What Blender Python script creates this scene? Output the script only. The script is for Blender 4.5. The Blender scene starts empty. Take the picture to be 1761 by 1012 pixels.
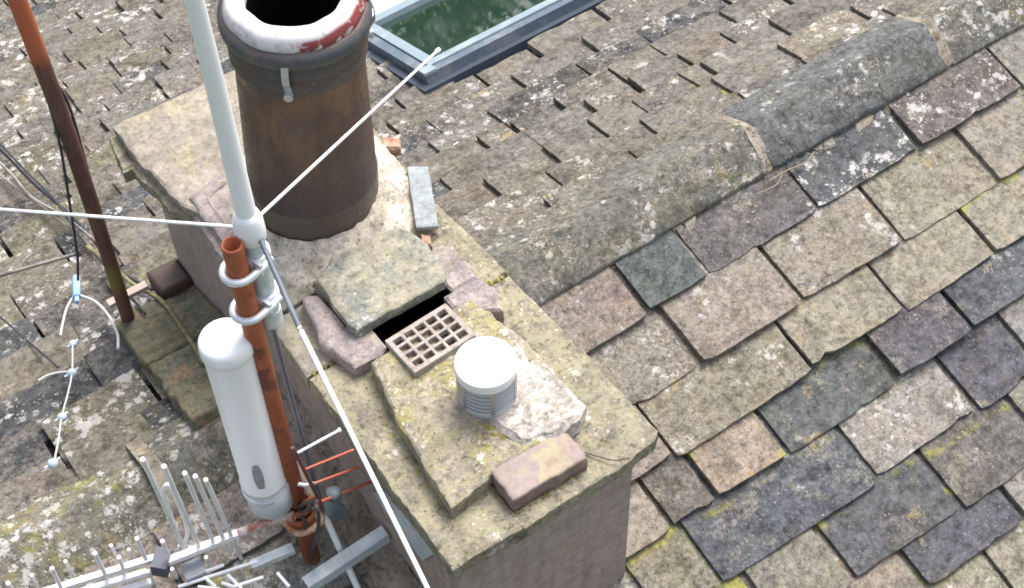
import bpy, bmesh, math, random
import numpy as np
from mathutils import Vector, Matrix, noise
rad = math.radians
SC = bpy.context.scene
COL = SC.collection
random.seed(7)

# ---------------------------------------------------------------- camera
F_PX, CX, CY = 2839.69, 880.5, 506.0
RM = np.array([[0.82021209, -0.57164632, -0.0217395],
               [-0.47006289, -0.65182563, -0.59511699],
               [0.32602607, 0.49834108, -0.80334498]])      # rows: right, down, forward
def ray(px, py):
    return RM.T @ np.array([(px-CX)/F_PX, (py-CY)/F_PX, 1.0])
CAM = -ray(840, 720)*4.15
cam = bpy.data.cameras.new('camera'); co = bpy.data.objects.new('camera', cam); COL.objects.link(co)
cam.sensor_width = 36; cam.lens = F_PX/1761*36; cam.clip_end = 500; cam.clip_start = .05
M = Matrix.Identity(4)
for i in range(3):
    M[i][0] = RM[0][i]; M[i][1] = -RM[1][i]; M[i][2] = -RM[2][i]; M[i][3] = CAM[i]
co.matrix_world = M
SC.camera = co
# ---------------------------------------------------------------- world, sun, exposure
SUN_EL, SUN_AZ = 60, 62          # azimuth measured clockwise from +Y
w = bpy.data.worlds.new('World'); SC.world = w; w.use_nodes = True
nt = w.node_tree; bg = nt.nodes['Background']; sky = nt.nodes.new('ShaderNodeTexSky')
sky.sky_type = 'NISHITA'; sky.sun_disc = False
sky.sun_elevation = rad(SUN_EL); sky.sun_rotation = rad(SUN_AZ)
sky.air_density = 1.0; sky.dust_density = 5.0; sky.ozone_density = 1.0
hsv = nt.nodes.new('ShaderNodeHueSaturation'); hsv.inputs['Saturation'].default_value = .6   # overcast: a grey-white sky
nt.links.new(sky.outputs[0], hsv.inputs['Color']); nt.links.new(hsv.outputs[0], bg.inputs[0]); bg.inputs[1].default_value = 0.15
sl = bpy.data.lights.new('sun', 'SUN'); sl.energy = 1.9; sl.angle = rad(32); sl.color = (1, .97, .94)
so = bpy.data.objects.new('sun', sl); COL.objects.link(so)
az, el = rad(SUN_AZ), rad(SUN_EL)
sd = Vector((math.sin(az)*math.cos(el), math.cos(az)*math.cos(el), math.sin(el)))
so.rotation_euler = sd.to_track_quat('Z', 'Y').to_euler(); so.location = sd*20
SC.view_settings.view_transform = 'Standard'; SC.view_settings.look = 'None'
SC.view_settings.gamma = 1; SC.view_settings.exposure = 0.95
SC.cycles.filter_width = 1.7

# ---------------------------------------------------------------- pixel <-> place helpers (real depth chosen per object)
def at(px, py, ax, v):
    r = ray(px, py); return Vector(CAM + (v-CAM[ax])/r[ax]*r)
def atpl(px, py, p0, n):
    r = ray(px, py); n = np.array(n, float)
    return Vector(CAM + ((np.array(p0)-CAM) @ n)/(r @ n)*r)
YR, ZR = .706, -.5
A1, A2 = rad(17), rad(21)
def TN(u, s, h=0): return Vector((u, YR - s*math.cos(A1) - h*math.sin(A1), ZR - s*math.sin(A1) + h*math.cos(A1)))
def TF(u, s, h=0): return Vector((u, YR + s*math.cos(A2) + h*math.sin(A2), ZR - s*math.sin(A2) + h*math.cos(A2)))
def onfar(px, py, h=0):
    n = np.array((0, math.sin(A2), math.cos(A2))); p = np.array(TF(0, 0, h)); return atpl(px, py, p, n)

# ---------------------------------------------------------------- mesh helpers
class MB:
    def __init__(s): s.v, s.f, s.c, s.a, s.sm = [], [], [], [], []
    def add(s, vs, fs, col=(1, 1, 1, 1), aux=(0, 0, 0, 0), smooth=False):
        o = len(s.v); s.v += [tuple(v) for v in vs]
        n = len(vs)
        s.c += (col if isinstance(col, list) else [col]*n)
        s.a += (aux if isinstance(aux, list) else [aux]*n)
        for f in fs: s.f.append(tuple(i+o for i in f)); s.sm.append(smooth)
        return s
    def build(s, name, mat, parent=None, attrs=False, sharp=None):
        me = bpy.data.meshes.new(name); me.from_pydata(s.v, [], s.f); me.update()
        me.polygons.foreach_set('use_smooth', s.sm)
        if attrs:
            for nm, dat in (('tone', s.c), ('aux', s.a)):
                at_ = me.color_attributes.new(nm, 'FLOAT_COLOR', 'POINT')
                at_.data.foreach_set('color', [x for q in dat for x in q])
        if attrs and sharp is None: sharp = 32
        if sharp: me.set_sharp_from_angle(angle=rad(sharp))
        me.materials.append(mat)
        o = bpy.data.objects.new(name, me); COL.objects.link(o)
        if parent: o.parent = parent; o.matrix_parent_inverse = Matrix.Translation(parent.location).inverted()
        return o
def box(mb, x0, x1, y0, y1, z0, z1, Mx=None):
    vs = [Vector((x, y, z)) for z in (z0, z1) for y in (y0, y1) for x in (x0, x1)]
    if Mx: vs = [Mx @ v for v in vs]
    return mb.add(vs, [(0, 2, 3, 1), (4, 5, 7, 6), (0, 1, 5, 4), (2, 6, 7, 3), (0, 4, 6, 2), (1, 3, 7, 5)])
def frame_of(d):
    d = Vector(d).normalized(); a = Vector((0, 0, 1)) if abs(d.z) < .9 else Vector((1, 0, 0))
    x = d.cross(a).normalized(); return x, d.cross(x).normalized(), d
def tube(mb, pts, r, n=12, cap=True, smooth=True, jit=0):
    pts = [Vector(p) for p in pts]; rs = r if isinstance(r, (list, tuple)) else [r]*len(pts)
    vs = []; x = None
    for i, p in enumerate(pts):
        d = (pts[min(i+1, len(pts)-1)] - pts[max(i-1, 0)]).normalized()
        if x is None: x, y, _ = frame_of(d)
        else:
            x = (x - d*x.dot(d)).normalized(); y = d.cross(x)
        for k in range(n):
            a = 2*math.pi*k/n; rr = rs[i]*(1+jit*noise.noise(p*40+Vector((k, 0, 0))))
            vs.append(p + (x*math.cos(a)+y*math.sin(a))*rr)
    fs = [(i*n+k, i*n+(k+1) % n, (i+1)*n+(k+1) % n, (i+1)*n+k) for i in range(len(pts)-1) for k in range(n)]
    mb.add(vs, fs, smooth=smooth)
    if cap:
        mb.add(vs[:n], [tuple(range(n-1, -1, -1))]); mb.add(vs[-n:], [tuple(range(n))])
    return mb
PAX_MARK = [None]
def lathe(mb, prof, c=(0, 0, 0), n=48, axis=None, jit=0, smooth=True):
    """prof: list of (r, z) ; axis: direction of z"""
    c = Vector(c); z = Vector(axis).normalized() if axis else Vector((0, 0, 1))
    if axis is PAX_MARK[0]: prof = [(r, h*1.04) for r, h in prof]
    x, y, _ = frame_of(z) if axis else (Vector((1, 0, 0)), Vector((0, 1, 0)), 0)
    vs = []
    for i, (r, h) in enumerate(prof):
        for k in range(n):
            a = 2*math.pi*k/n; d = x*math.cos(a)+y*math.sin(a)
            rr = r + (jit*noise.noise(Vector((math.cos(a)*3, math.sin(a)*3, h*12))) if r > 0 else 0)
            vs.append(c + d*rr + z*h)
    s = 1 if (x.cross(y)).dot(z) > 0 else -1
    fs = []
    for i in range(len(prof)-1):
        for k in range(n):
            f = (i*n+k, i*n+(k+1) % n, (i+1)*n+(k+1) % n, (i+1)*n+k); fs.append(f if s > 0 else f[::-1])
    mb.add(vs, fs, smooth=smooth); return mb
def smoothpath(pts, n=6):
    pts = [Vector(p) for p in pts]; out = []
    P = [pts[0]*2-pts[1]] + pts + [pts[-1]*2-pts[-2]]
    for i in range(1, len(P)-2):
        for k in range(n):
            t = k/n; a, b, c, d = P[i-1], P[i], P[i+1], P[i+2]
            out.append(.5*((2*b)+(c-a)*t+(2*a-5*b+4*c-d)*t*t+(3*b-a-3*c+d)*t**3))
    out.append(pts[-1]); return out
def rough_slab(mb, poly, z0, z1, jit=.005, disp=.004, bev=.006, seed=0, tilt=(0, 0), step=.018):
    """a stone slab: jittered outline, worn arris, uneven top"""
    if isinstance(z1, tuple): z1f = z1
    P = [Vector((x, y, 0)) for x, y in poly]
    ar = sum(P[i].x*P[(i+1) % len(P)].y-P[(i+1) % len(P)].x*P[i].y for i in range(len(P)))
    if ar < 0: P = P[::-1]
    out = []
    for i, p in enumerate(P):
        q = P[(i+1) % len(P)]; m = max(2, int((q-p).length/step))
        for k in range(m): out.append(p.lerp(q, k/m))
    c = sum(out, Vector())/len(out); sv = Vector((seed*3.1, seed*1.7, 0))
    ring = []
    for p in out:
        d = (p-c); L = d.length; d = d/L
        e = jit*(noise.noise(p*18+sv)*1.3+noise.noise(p*60+sv)*.9)
        ring.append(p + d*e)
    def top(p, drop=0):
        return z1 + tilt[0]*(p.x-c.x)+tilt[1]*(p.y-c.y) + disp*(noise.noise(Vector((p.x*14, p.y*14, seed)))*1.2+noise.noise(Vector((p.x*45, p.y*45, seed)))*.6) - drop
    n = len(ring); vs = []; H = z1-z0
    vs += [Vector((p.x, p.y, z0)) for p in ring]
    for fr, ex in ((.45, .0015), (.8, 0)):
        for p in ring:
            j = .004*noise.noise(Vector((p.x*30, p.y*30, fr*9+seed)))
            q = p+(p-c).normalized()*(j+ex); vs.append(Vector((q.x, q.y, z0+H*fr + tilt[0]*(p.x-c.x)*fr+tilt[1]*(p.y-c.y)*fr)))
    Ls = sum((p-c).length for p in ring)/n
    for ins, drop in ((0, bev), (bev*1.1/Ls, bev*.25), (.12, 0), (.3, 0), (.5, 0), (.7, 0), (.88, 0)):
        for p in ring:
            q = p.lerp(c, ins); vs.append(Vector((q.x, q.y, top(q, drop))))
    vs.append(Vector((c.x, c.y, top(c))))
    fs = []; rows = 10
    for i in range(rows-1):
        for k in range(n): fs.append((i*n+k, i*n+(k+1) % n, (i+1)*n+(k+1) % n, (i+1)*n+k))
    for k in range(n): fs.append(((rows-1)*n+k, (rows-1)*n+(k+1) % n, rows*n))
    fs.append(tuple(range(n-1, -1, -1)))
    mb.add(vs, fs, smooth=True); return mb

def empty(name, loc=(0, 0, 0)):
    o = bpy.data.objects.new(name, None); COL.objects.link(o); o.location = loc; o.empty_display_size = .1; return o
def tag(o, label=None, cat=None, group=None, kind=None):
    for k, v in (('label', label), ('category', cat), ('group', group), ('kind', kind)):
        if v: o[k] = v
    return o

# ---------------------------------------------------------------- materials
def newmat(name):
    m = bpy.data.materials.new(name); m.use_nodes = True; nt = m.node_tree
    return m, nt, nt.nodes['Principled BSDF']
class NG:
    """short names for wiring nodes"""
    def __init__(s, nt): s.nt = nt; s.N = nt.nodes; s.L = nt.links
    def n(s, t, **k):
        o = s.N.new(t)
        for a, b in k.items(): setattr(o, a, b)
        return o
    def put(s, sock, v):
        if hasattr(v, 'is_linked') or isinstance(v, bpy.types.NodeSocket): s.L.new(v, sock)
        elif v is not None:
            if isinstance(v, (tuple, list)) and len(v) == 3 and sock.type == 'RGBA': v = (*v, 1)
            sock.default_value = v
    def noise(s, vec, scale, detail=4, rough=.6, dist=0):
        o = s.n('ShaderNodeTexNoise'); s.put(o.inputs['Vector'], vec); o.inputs['Scale'].default_value = scale
        o.inputs['Detail'].default_value = detail; o.inputs['Roughness'].default_value = rough; o.inputs['Distortion'].default_value = dist
        return o.outputs[0]
    def vor(s, vec, scale, rnd=1.0):
        o = s.n('ShaderNodeTexVoronoi'); s.put(o.inputs['Vector'], vec); o.inputs['Scale'].default_value = scale
        o.inputs['Randomness'].default_value = rnd; return o.outputs['Distance'], o.outputs['Color']
    def ramp(s, v, a, b, lo=0., hi=1.):
        o = s.n('ShaderNodeMapRange'); o.interpolation_type = 'SMOOTHSTEP'
        s.put(o.inputs[0], v); s.put(o.inputs[1], a); s.put(o.inputs[2], b); s.put(o.inputs[3], lo); s.put(o.inputs[4], hi); return o.outputs[0]
    def m(s, op, a, b=None, clamp=False):
        o = s.n('ShaderNodeMath', operation=op); o.use_clamp = clamp; s.put(o.inputs[0], a)
        if b is not None: s.put(o.inputs[1], b)
        return o.outputs[0]
    def mix(s, f, a, b, mode='MIX'):
        o = s.n('ShaderNodeMix', data_type='RGBA', blend_type=mode); s.put(o.inputs[0], f)
        s.put(o.inputs[6], a); s.put(o.inputs[7], b); return o.outputs[2]
    def vec(s, which='Object'): return s.n('ShaderNodeTexCoord').outputs[which]
    def attr(s, name):
        o = s.n('ShaderNodeAttribute'); o.attribute_name = name; return o
    def sep(s, c):
        o = s.n('ShaderNodeSeparateColor'); s.L.new(c, o.inputs[0]); return o.outputs
    def vadd(s, a, b):
        o = s.n('ShaderNodeVectorMath', operation='ADD'); s.put(o.inputs[0], a); s.put(o.inputs[1], b); return o.outputs[0]
    def vmul(s, a, b):
        o = s.n('ShaderNodeVectorMath', operation='MULTIPLY'); s.put(o.inputs[0], a); s.put(o.inputs[1], b); return o.outputs[0]
    def bump(s, h, st, d, bsdf, nrm=None):
        o = s.n('ShaderNodeBump'); o.inputs['Strength'].default_value = st; o.inputs['Distance'].default_value = d
        s.L.new(h, o.inputs['Height'])
        if nrm is not None: s.L.new(nrm, o.inputs['Normal'])
        s.L.new(o.outputs[0], bsdf.inputs['Normal']); return o.outputs[0]

def mat_slate(name='lichen_slate', film=(.255, .235, .195), spot=(.64, .63, .60), sc=1.0, ochre=.5):
    m, nt, B = newmat(name); g = NG(nt)
    V = g.vec(); T = g.attr('tone'); A = g.attr('aux'); r_, g_, b_ = g.sep(A.outputs['Color'])[:3]; al = A.outputs['Alpha']
    off = g.n('ShaderNodeCombineXYZ'); g.L.new(g.m('MULTIPLY', al, 31.), off.inputs[0]); g.L.new(g.m('MULTIPLY', al, 17.), off.inputs[1])
    V2 = g.vadd(V, off.outputs[0])
    big = g.noise(V2, 8*sc, 3, .6); med = g.noise(V2, 24*sc, 6, .78); fine = g.noise(V2, 80*sc, 5, .75); vf = g.noise(V2, 230*sc, 3, .7)
    def grey(v):
        cc = g.n('ShaderNodeCombineColor'); [g.L.new(v, cc.inputs[i]) for i in range(3)]; return cc.outputs[0]
    # value mottling at several sizes
    m2 = g.noise(V, 38*sc, 3, .6)
    var = g.m('ADD', g.m('MULTIPLY', g.ramp(med, .34, .66), .55), g.m('MULTIPLY', g.ramp(fine, .32, .68), .34)); var = g.m('ADD', var, g.m('MULTIPLY', g.ramp(m2, .36, .64), .40)); var = g.m('ADD', var, g.m('MULTIPLY', big, .5)); var = g.m('ADD', var, .14)
    base = g.mix(1., T.outputs['Color'], grey(var), 'MULTIPLY')
    # pale film of lichen in ragged patches
    mixn = g.m('ADD', g.m('MULTIPLY', big, .45), g.m('ADD', g.m('MULTIPLY', med, .35), g.m('MULTIPLY', fine, .20)))
    th = g.m('SUBTRACT', .66, g.m('MULTIPLY', r_, .27))
    fm = g.ramp(mixn, g.m('SUBTRACT', th, .035), g.m('ADD', th, .05))
    fm = g.m('MULTIPLY', fm, g.ramp(vf, .34, .56, .25, 1.))
    fcol = g.mix(1., film, grey(g.m('ADD', .45, g.m('MULTIPLY', g.ramp(fine, .3, .7), .95))), 'MULTIPLY')
    base = g.mix(g.m('MULTIPLY', fm, .8), base, fcol)
    # faint pink and olive tints
    base = g.mix(g.m('MULTIPLY', g.ramp(g.noise(V2, 6, 3), .52, .66), .5), base, g.mix(1., base, (1.07, .94, .91), 'MULTIPLY'))
    base = g.mix(g.m('MULTIPLY', g.ramp(g.noise(V, 7.7, 3), .50, .66), .6), base, g.mix(1., base, (1.0, .98, .80), 'MULTIPLY'))
    # dark algae blotches and pits
    base = g.mix(g.m('MULTIPLY', g.ramp(g.noise(V2, 13*sc, 5, .7), .52, .62), .60), base, g.mix(1., base, (.48, .48, .49), 'MULTIPLY'))
    base = g.mix(g.m('MULTIPLY', g.ramp(g.noise(V, 62*sc, 4, .65), .46, .36), .55), base, g.mix(1., base, (.33, .32, .31), 'MULTIPLY'))
    # crusts: ragged pale spots of mixed size
    d1 = g.m('ADD', g.vor(V2, 24*sc)[0], g.m('MULTIPLY', g.m('SUBTRACT', g.noise(V, 70*sc, 5, .8), .5), 1.5))
    d2 = g.m('ADD', g.vor(V, 60*sc)[0], g.m('MULTIPLY', g.m('SUBTRACT', g.noise(V2, 150*sc, 4, .8), .5), 1.3))
    pat = g.ramp(g.noise(V, 6, 5, .7), g.m('SUBTRACT', .66, g.m('MULTIPLY', b_, .30)), g.m('SUBTRACT', .74, g.m('MULTIPLY', b_, .30)))
    blot = g.m('MULTIPLY', g.ramp(g.noise(V2, 15*sc, 6, .75), .55, .60), pat)
    sp = g.m('MAXIMUM', g.m('MAXIMUM', g.m('MULTIPLY', g.ramp(d1, .34, .20), pat), g.m('MULTIPLY', blot, .75)), g.m('MULTIPLY', g.ramp(d2, .20, .10), g.m('ADD', pat, .35, True)))
    base = g.mix(g.m('MULTIPLY', sp, g.m('ADD', .35, g.m('MULTIPLY', b_, .6))), base, spot)
    hs = g.n('ShaderNodeHueSaturation'); hs.inputs['Saturation'].default_value = .92; g.L.new(base, hs.inputs['Color']); base = hs.outputs[0]
    # ochre lichen
    oc = g.ramp(g.m('ADD', g.m('MULTIPLY', g.noise(V, 6, 6, .8), .8), g.m('ADD', g.m('MULTIPLY', g_, .10), g.m('MULTIPLY', fine, .2))), .60, .68)
    base = g.mix(g.m('MULTIPLY', oc, ochre), base, (.38, .29, .12))
    # moss
    mo = g.ramp(g.m('ADD', g.m('MULTIPLY', g_, .62), g.m('ADD', g.m('MULTIPLY', g.noise(V, 9, 5, .75), .7), g.m('MULTIPLY', vf, .15))), .68, .90)
    mc = g.mix(g.ramp(g.noise(V, 18, 3), .42, .58), (.115, .125, .05), (.34, .33, .07))
    base = g.mix(g.m('MULTIPLY', mo, .8), base, mc)
    g.L.new(base, B.inputs['Base Color']); B.inputs['Roughness'].default_value = .9
    B.inputs['Specular IOR Level'].default_value = .2
    h = g.m('ADD', g.m('ADD', g.m('MULTIPLY', med, .9), g.m('MULTIPLY', fine, .6)), g.m('ADD', g.m('MULTIPLY', fm, .15), g.m('MULTIPLY', sp, .2)))
    h = g.m('ADD', g.m('ADD', h, g.m('MULTIPLY', mo, .25)), g.m('MULTIPLY', vf, .08))
    g.bump(h, .9, .008, B)
    return m

def mat_stone(name, a, b, c=None, patch=4., speck=.5, white=.3, yellow=.3, yc=(.36, .30, .09), wc=(.7, .68, .62), rough=.9, bumps=.5, moss=0., streak=0):
    """a, b: two stone colours in patches; c: third tint; white / yellow: cover of lichens"""
    m, nt, B = newmat(name); g = NG(nt); V = g.vec()
    V0 = g.vmul(V, (1, 1, streak)) if streak else V
    big = g.noise(V0, patch, 5, .7); med = g.noise(V, 20, 6, .8); fine = g.noise(V, 75, 5, .75); vf = g.noise(V, 210, 3, .7)
    base = g.mix(g.ramp(big, .40, .60), a, b)
    if c: base = g.mix(g.m('MULTIPLY', g.ramp(g.noise(V0, patch*1.7, 5, .7), .50, .62), .85), base, c)
    var = g.m('ADD', g.m('ADD', g.m('MULTIPLY', g.ramp(med, .33, .67), .50), g.m('MULTIPLY', g.ramp(fine, .3, .7), .30)), .60)
    cc = g.n('ShaderNodeCombineColor'); [g.L.new(var, cc.inputs[i]) for i in range(3)]
    base = g.mix(1., base, cc.outputs[0], 'MULTIPLY')
    base = g.mix(g.m('MULTIPLY', g.ramp(g.noise(V, 11, 5, .7), .52, .63), speck*.9), base, g.mix(1., base, (.55, .53, .50), 'MULTIPLY'))
    base = g.mix(g.m('MULTIPLY', g.ramp(g.noise(V, 58, 4, .65), .45, .36), speck*1.2), base, g.mix(1., base, (.38, .36, .34), 'MULTIPLY'))
    if yellow:
        y = g.ramp(g.m('ADD', g.m('MULTIPLY', g.noise(V, 8, 6, .8), .7), g.m('MULTIPLY', fine, .3)), .70-.30*yellow, .80-.30*yellow)
        base = g.mix(g.m('MULTIPLY', y, .6), base, yc)
    if white:
        d1 = g.m('ADD', g.vor(V, 22)[0], g.m('MULTIPLY', g.m('SUBTRACT', fine, .5), 1.6))
        d2 = g.m('ADD', g.vor(V, 55)[0], g.m('MULTIPLY', g.m('SUBTRACT', vf, .5), 1.4))
        pt_ = g.ramp(g.noise(V, 7, 5, .7), .70-.3*white, .80-.3*white)
        sp = g.m('MAXIMUM', g.m('MULTIPLY', g.ramp(d1, .28, .14), pt_), g.m('MULTIPLY', g.ramp(d2, .22, .10), g.m('ADD', pt_, .3*white, True)))
        base = g.mix(g.m('MULTIPLY', sp, .75), base, wc)
    if moss:
        y = g.ramp(g.noise(V, 6, 6, .8), .72-.32*moss, .85-.32*moss)
        base = g.mix(g.m('MULTIPLY', y, .75), base, (.11, .115, .055))
    g.L.new(base, B.inputs['Base Color']); B.inputs['Roughness'].default_value = rough; B.inputs['Specular IOR Level'].default_value = .2
    g.bump(g.m('ADD', g.m('ADD', med, g.m('MULTIPLY', fine, .6)), g.m('MULTIPLY', vf, .2)), min(1, bumps*1.5), .008, B)
    return m

def mat_plain(name, col, rough=.5, metal=0., var=.15, dirt=None, dirtamt=.3, scale=30, bumps=.1, spec=.5, stretch=(1, 1, 1)):
    m, nt, B = newmat(name); g = NG(nt); V = g.vmul(g.vec(), stretch)
    n1 = g.noise(V, scale, 5, .65); n2 = g.noise(V, scale*.22, 4, .6)
    v = g.m('ADD', g.m('MULTIPLY', n1, var*2), 1-var); cc = g.n('ShaderNodeCombineColor'); [g.L.new(v, cc.inputs[i]) for i in range(3)]
    base = g.mix(1., col, cc.outputs[0], 'MULTIPLY')
    if dirt: base = g.mix(g.m('MULTIPLY', g.ramp(g.m('ADD', g.m('MULTIPLY', n2, .6), g.m('MULTIPLY', n1, .4)), .5-.1*dirtamt, .68-.1*dirtamt), min(1, dirtamt*2)), base, dirt)
    g.L.new(base, B.inputs['Base Color']); B.inputs['Roughness'].default_value = rough; B.inputs['Metallic'].default_value = metal
    B.inputs['Specular IOR Level'].default_value = spec
    if bumps: g.bump(n1, bumps, .003, B)
    return m

M_SL = mat_slate()
M_SLF = mat_slate('far_slate', film=(.185, .168, .145), spot=(.60, .58, .55), ochre=.62, sc=.85)
M_RIDGE = mat_stone('ridge_stone', (.165, .175, .165), (.30, .285, .225), (.15, .16, .19), patch=5, white=.55, yellow=.22, yc=(.26, .24, .08), speck=.6, moss=.25)
M_COPING = mat_stone('coping_sandstone', (.325, .292, .20), (.25, .232, .165), (.18, .168, .14), patch=10, white=.62, yellow=.42, yc=(.38, .34, .15), speck=.6, moss=.25, wc=(.72, .69, .62))
M_BED = mat_stone('bed_mortar_lichen', (.36, .32, .245), (.265, .24, .16), (.225, .20, .17), patch=15, white=.75, yellow=.72, yc=(.42, .37, .14), speck=.6, bumps=.7)
M_PINKM = mat_stone('pink_white_mortar', (.52, .465, .43), (.36, .325, .28), (.62, .59, .55), patch=9, white=.6, yellow=.1, speck=.55, wc=(.8, .78, .75))
M_PURP = mat_stone('mauve_brick', (.35, .29, .27), (.30, .262, .26), (.37, .33, .28), patch=9, white=.2, yellow=.15, speck=.4)
M_REDBR = mat_stone('red_brick', (.36, .20, .15), (.42, .30, .25), (.28, .17, .14), patch=14, white=.3, yellow=.1, speck=.5)
M_FLAT = mat_stone('far_flagstone', (.32, .28, .235), (.28, .258, .21), (.34, .30, .20), patch=4, white=.15, yellow=.28, yc=(.42, .37, .17), speck=.3)
M_PLATE = mat_stone('plate_flagstone', (.32, .30, .22), (.22, .23, .20), (.34, .31, .25), patch=7, white=.5, yellow=.3, speck=.45)
M_FLAUN = mat_stone('haunching_mortar', (.56, .51, .43), (.42, .38, .30), (.58, .51, .44), patch=12, white=.5, yellow=.25, speck=.6, bumps=.9)
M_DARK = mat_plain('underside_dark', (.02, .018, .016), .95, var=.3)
M_BLACK = mat_plain('flue_black', (.004, .004, .004), 1., var=.3, spec=.1)  # near-black coat for the flue and pot insides
M_MORT = mat_stone('ridge_mortar', (.33, .30, .25), (.25, .23, .19), (.33, .27, .19), patch=12, white=.45, yellow=.25, speck=.8, bumps=1.2, moss=.2)
M_FILLET = mat_stone('fillet_stone', (.14, .145, .105), (.20, .185, .125), (.23, .16, .095), patch=6, white=.2, yellow=.12, moss=.6, speck=.5)

# ================================================================ ROOF
TONES = dict(beige=(.235, .213, .168), pink=(.232, .208, .172), grey=(.195, .184, .158), dark=(.092, .096, .100), violet=(.118, .115, .108),
             tan=(.240, .216, .160), olive=(.195, .186, .130), pale=(.255, .232, .195), blue=(.084, .090, .094), brown=(.195, .174, .142))
def slate(mb, T, u0, u1, s0, s1, head, tone, cov=.5, moss=.3, white=.3, t=.015, lift=.031, head_h=.002, jit=.0022, chip=.16, dens=.028):
    """one stone slate: u0..u1 across, tail at s0 (left) / s1 (right), running up to head"""
    nx = max(5, int((u1-u0)/dens)); ny = max(5, int((max(s0, s1)-head)/(dens*1.1))); rid = random.random()
    cl, cr = random.uniform(.002, .016)*chip*2, random.uniform(.002, .016)*chip*2
    sk0, sk1 = random.uniform(-.004, .004), random.uniform(-.004, .004)
    xs = [-.0] + [i/nx for i in range(nx+1)] + [1.0]; ys = [j/ny for j in range(ny+1)] + [1.0]
    li = lift*random.uniform(.85, 1.2); tw = random.uniform(-.004, .004)
    grid = []; cols = []; aux = []
    chips = [(random.uniform(u0+.03, u1-.03), random.uniform(.004, .013), random.uniform(.008, .025)) for _ in range(random.choice((0, 0, 1, 1, 2)))]
    def P(fx, fy, ring):
        tail = s0+(s1-s0)*fx; s = head + (tail-head)*fy; u = u0 + (u1-u0)*fx
        if fx < .5: e = (1-2*fx)
        else: e = (2*fx-1)
        eu = jit*(noise.noise(Vector((u*3+rid*50, s*22, 1)))*1.2 + noise.noise(Vector((rid*9, s*70, 2)))*.6)
        u += eu*(e**2)*(1 if fx > .5 else -1) + (sk0 if fx < .5 else sk1)*(1-fy)*e
        es = jit*(noise.noise(Vector((u*16, rid*40, 3)))*1.3 + noise.noise(Vector((u*60, rid*40, 4)))*.9)*fy**4
        d0 = (u-u0); d1 = (u1-u)
        es -= (cl*2.*math.exp(-(d0/.018)**2) + cr*2.*math.exp(-(d1/.018)**2))*fy**6
        for (cu, ca, cw) in chips: es -= ca*math.exp(-((u-cu)/cw)**2)*fy**8
        s += es
        h = head_h + (li-head_h)*fy + tw*(fx-.5)*fy*2 + -.0006 + .0013*noise.noise(Vector((u*9, s*9, rid*30)))*1.3 + .0005*noise.noise(Vector((u*45, s*45, rid*30)))
        return u, s, h
    bev = .0012
    for j, fy in enumerate(ys):
        for i, fx in enumerate(xs):
            u, s, h = P(fx, fy, 0)
            if i == 0 or i == len(xs)-1: h -= bev
            elif i == 1: u += bev
            elif i == len(xs)-2: u -= bev
            if j == len(ys)-1: h -= bev
            elif j == len(ys)-2: s -= bev
            grid.append(T(u, s, h)); cols.append((*tone, 1))
            dl = min(u-u0, u1-u); dt = max(s0, s1)-s; expo = .2
            mm = moss*(math.exp(-dl/.03)*.25 + math.exp(-max(dt, 0)/.02)*.35 + math.exp(-((dt-expo)/.035)**2)*.9)
            mm = max(0, min(1, mm + .2*moss))
            aux.append((cov, mm, white, rid))
    W = len(xs); Hn = len(ys)
    fs = [(j*W+i, j*W+i+1, (j+1)*W+i+1, (j+1)*W+i) for j in range(Hn-1) for i in range(W-1)]
    per = [i for i in range(W)] + [j*W+W-1 for j in range(1, Hn)] + [(Hn-1)*W+i for i in range(W-2, -1, -1)] + [j*W for j in range(Hn-2, 0, -1)]
    nrm = (T(0, 0, 1)-T(0, 0, 0)); base = len(grid)
    for k in per:
        q = grid[k]-nrm*t + nrm*(.002*noise.noise(grid[k]*40)); grid.append(q); cols.append((*[c*.9 for c in tone], 1)); aux.append((cov*.6, min(1, aux[k][1]*1.2), 0, rid))
    n = len(per)
    fs += [(per[k], base+k, base+(k+1) % n, per[(k+1) % n]) for k in range(n)]
    # correct the winding by testing the first face
    a, b, c = grid[fs[0][0]], grid[fs[0][1]], grid[fs[0][2]]
    if (b-a).cross(c-b).dot(nrm) < 0: fs = [f[::-1] for f in fs]
    mb.add(grid, fs, cols, aux, smooth=True)

roof = tag(empty('slate_roof', (1.0, .7, -.5)), 'mossy stone slate roof with thick uneven lichen covered slates running both ways from the ridge', 'roof')

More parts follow.
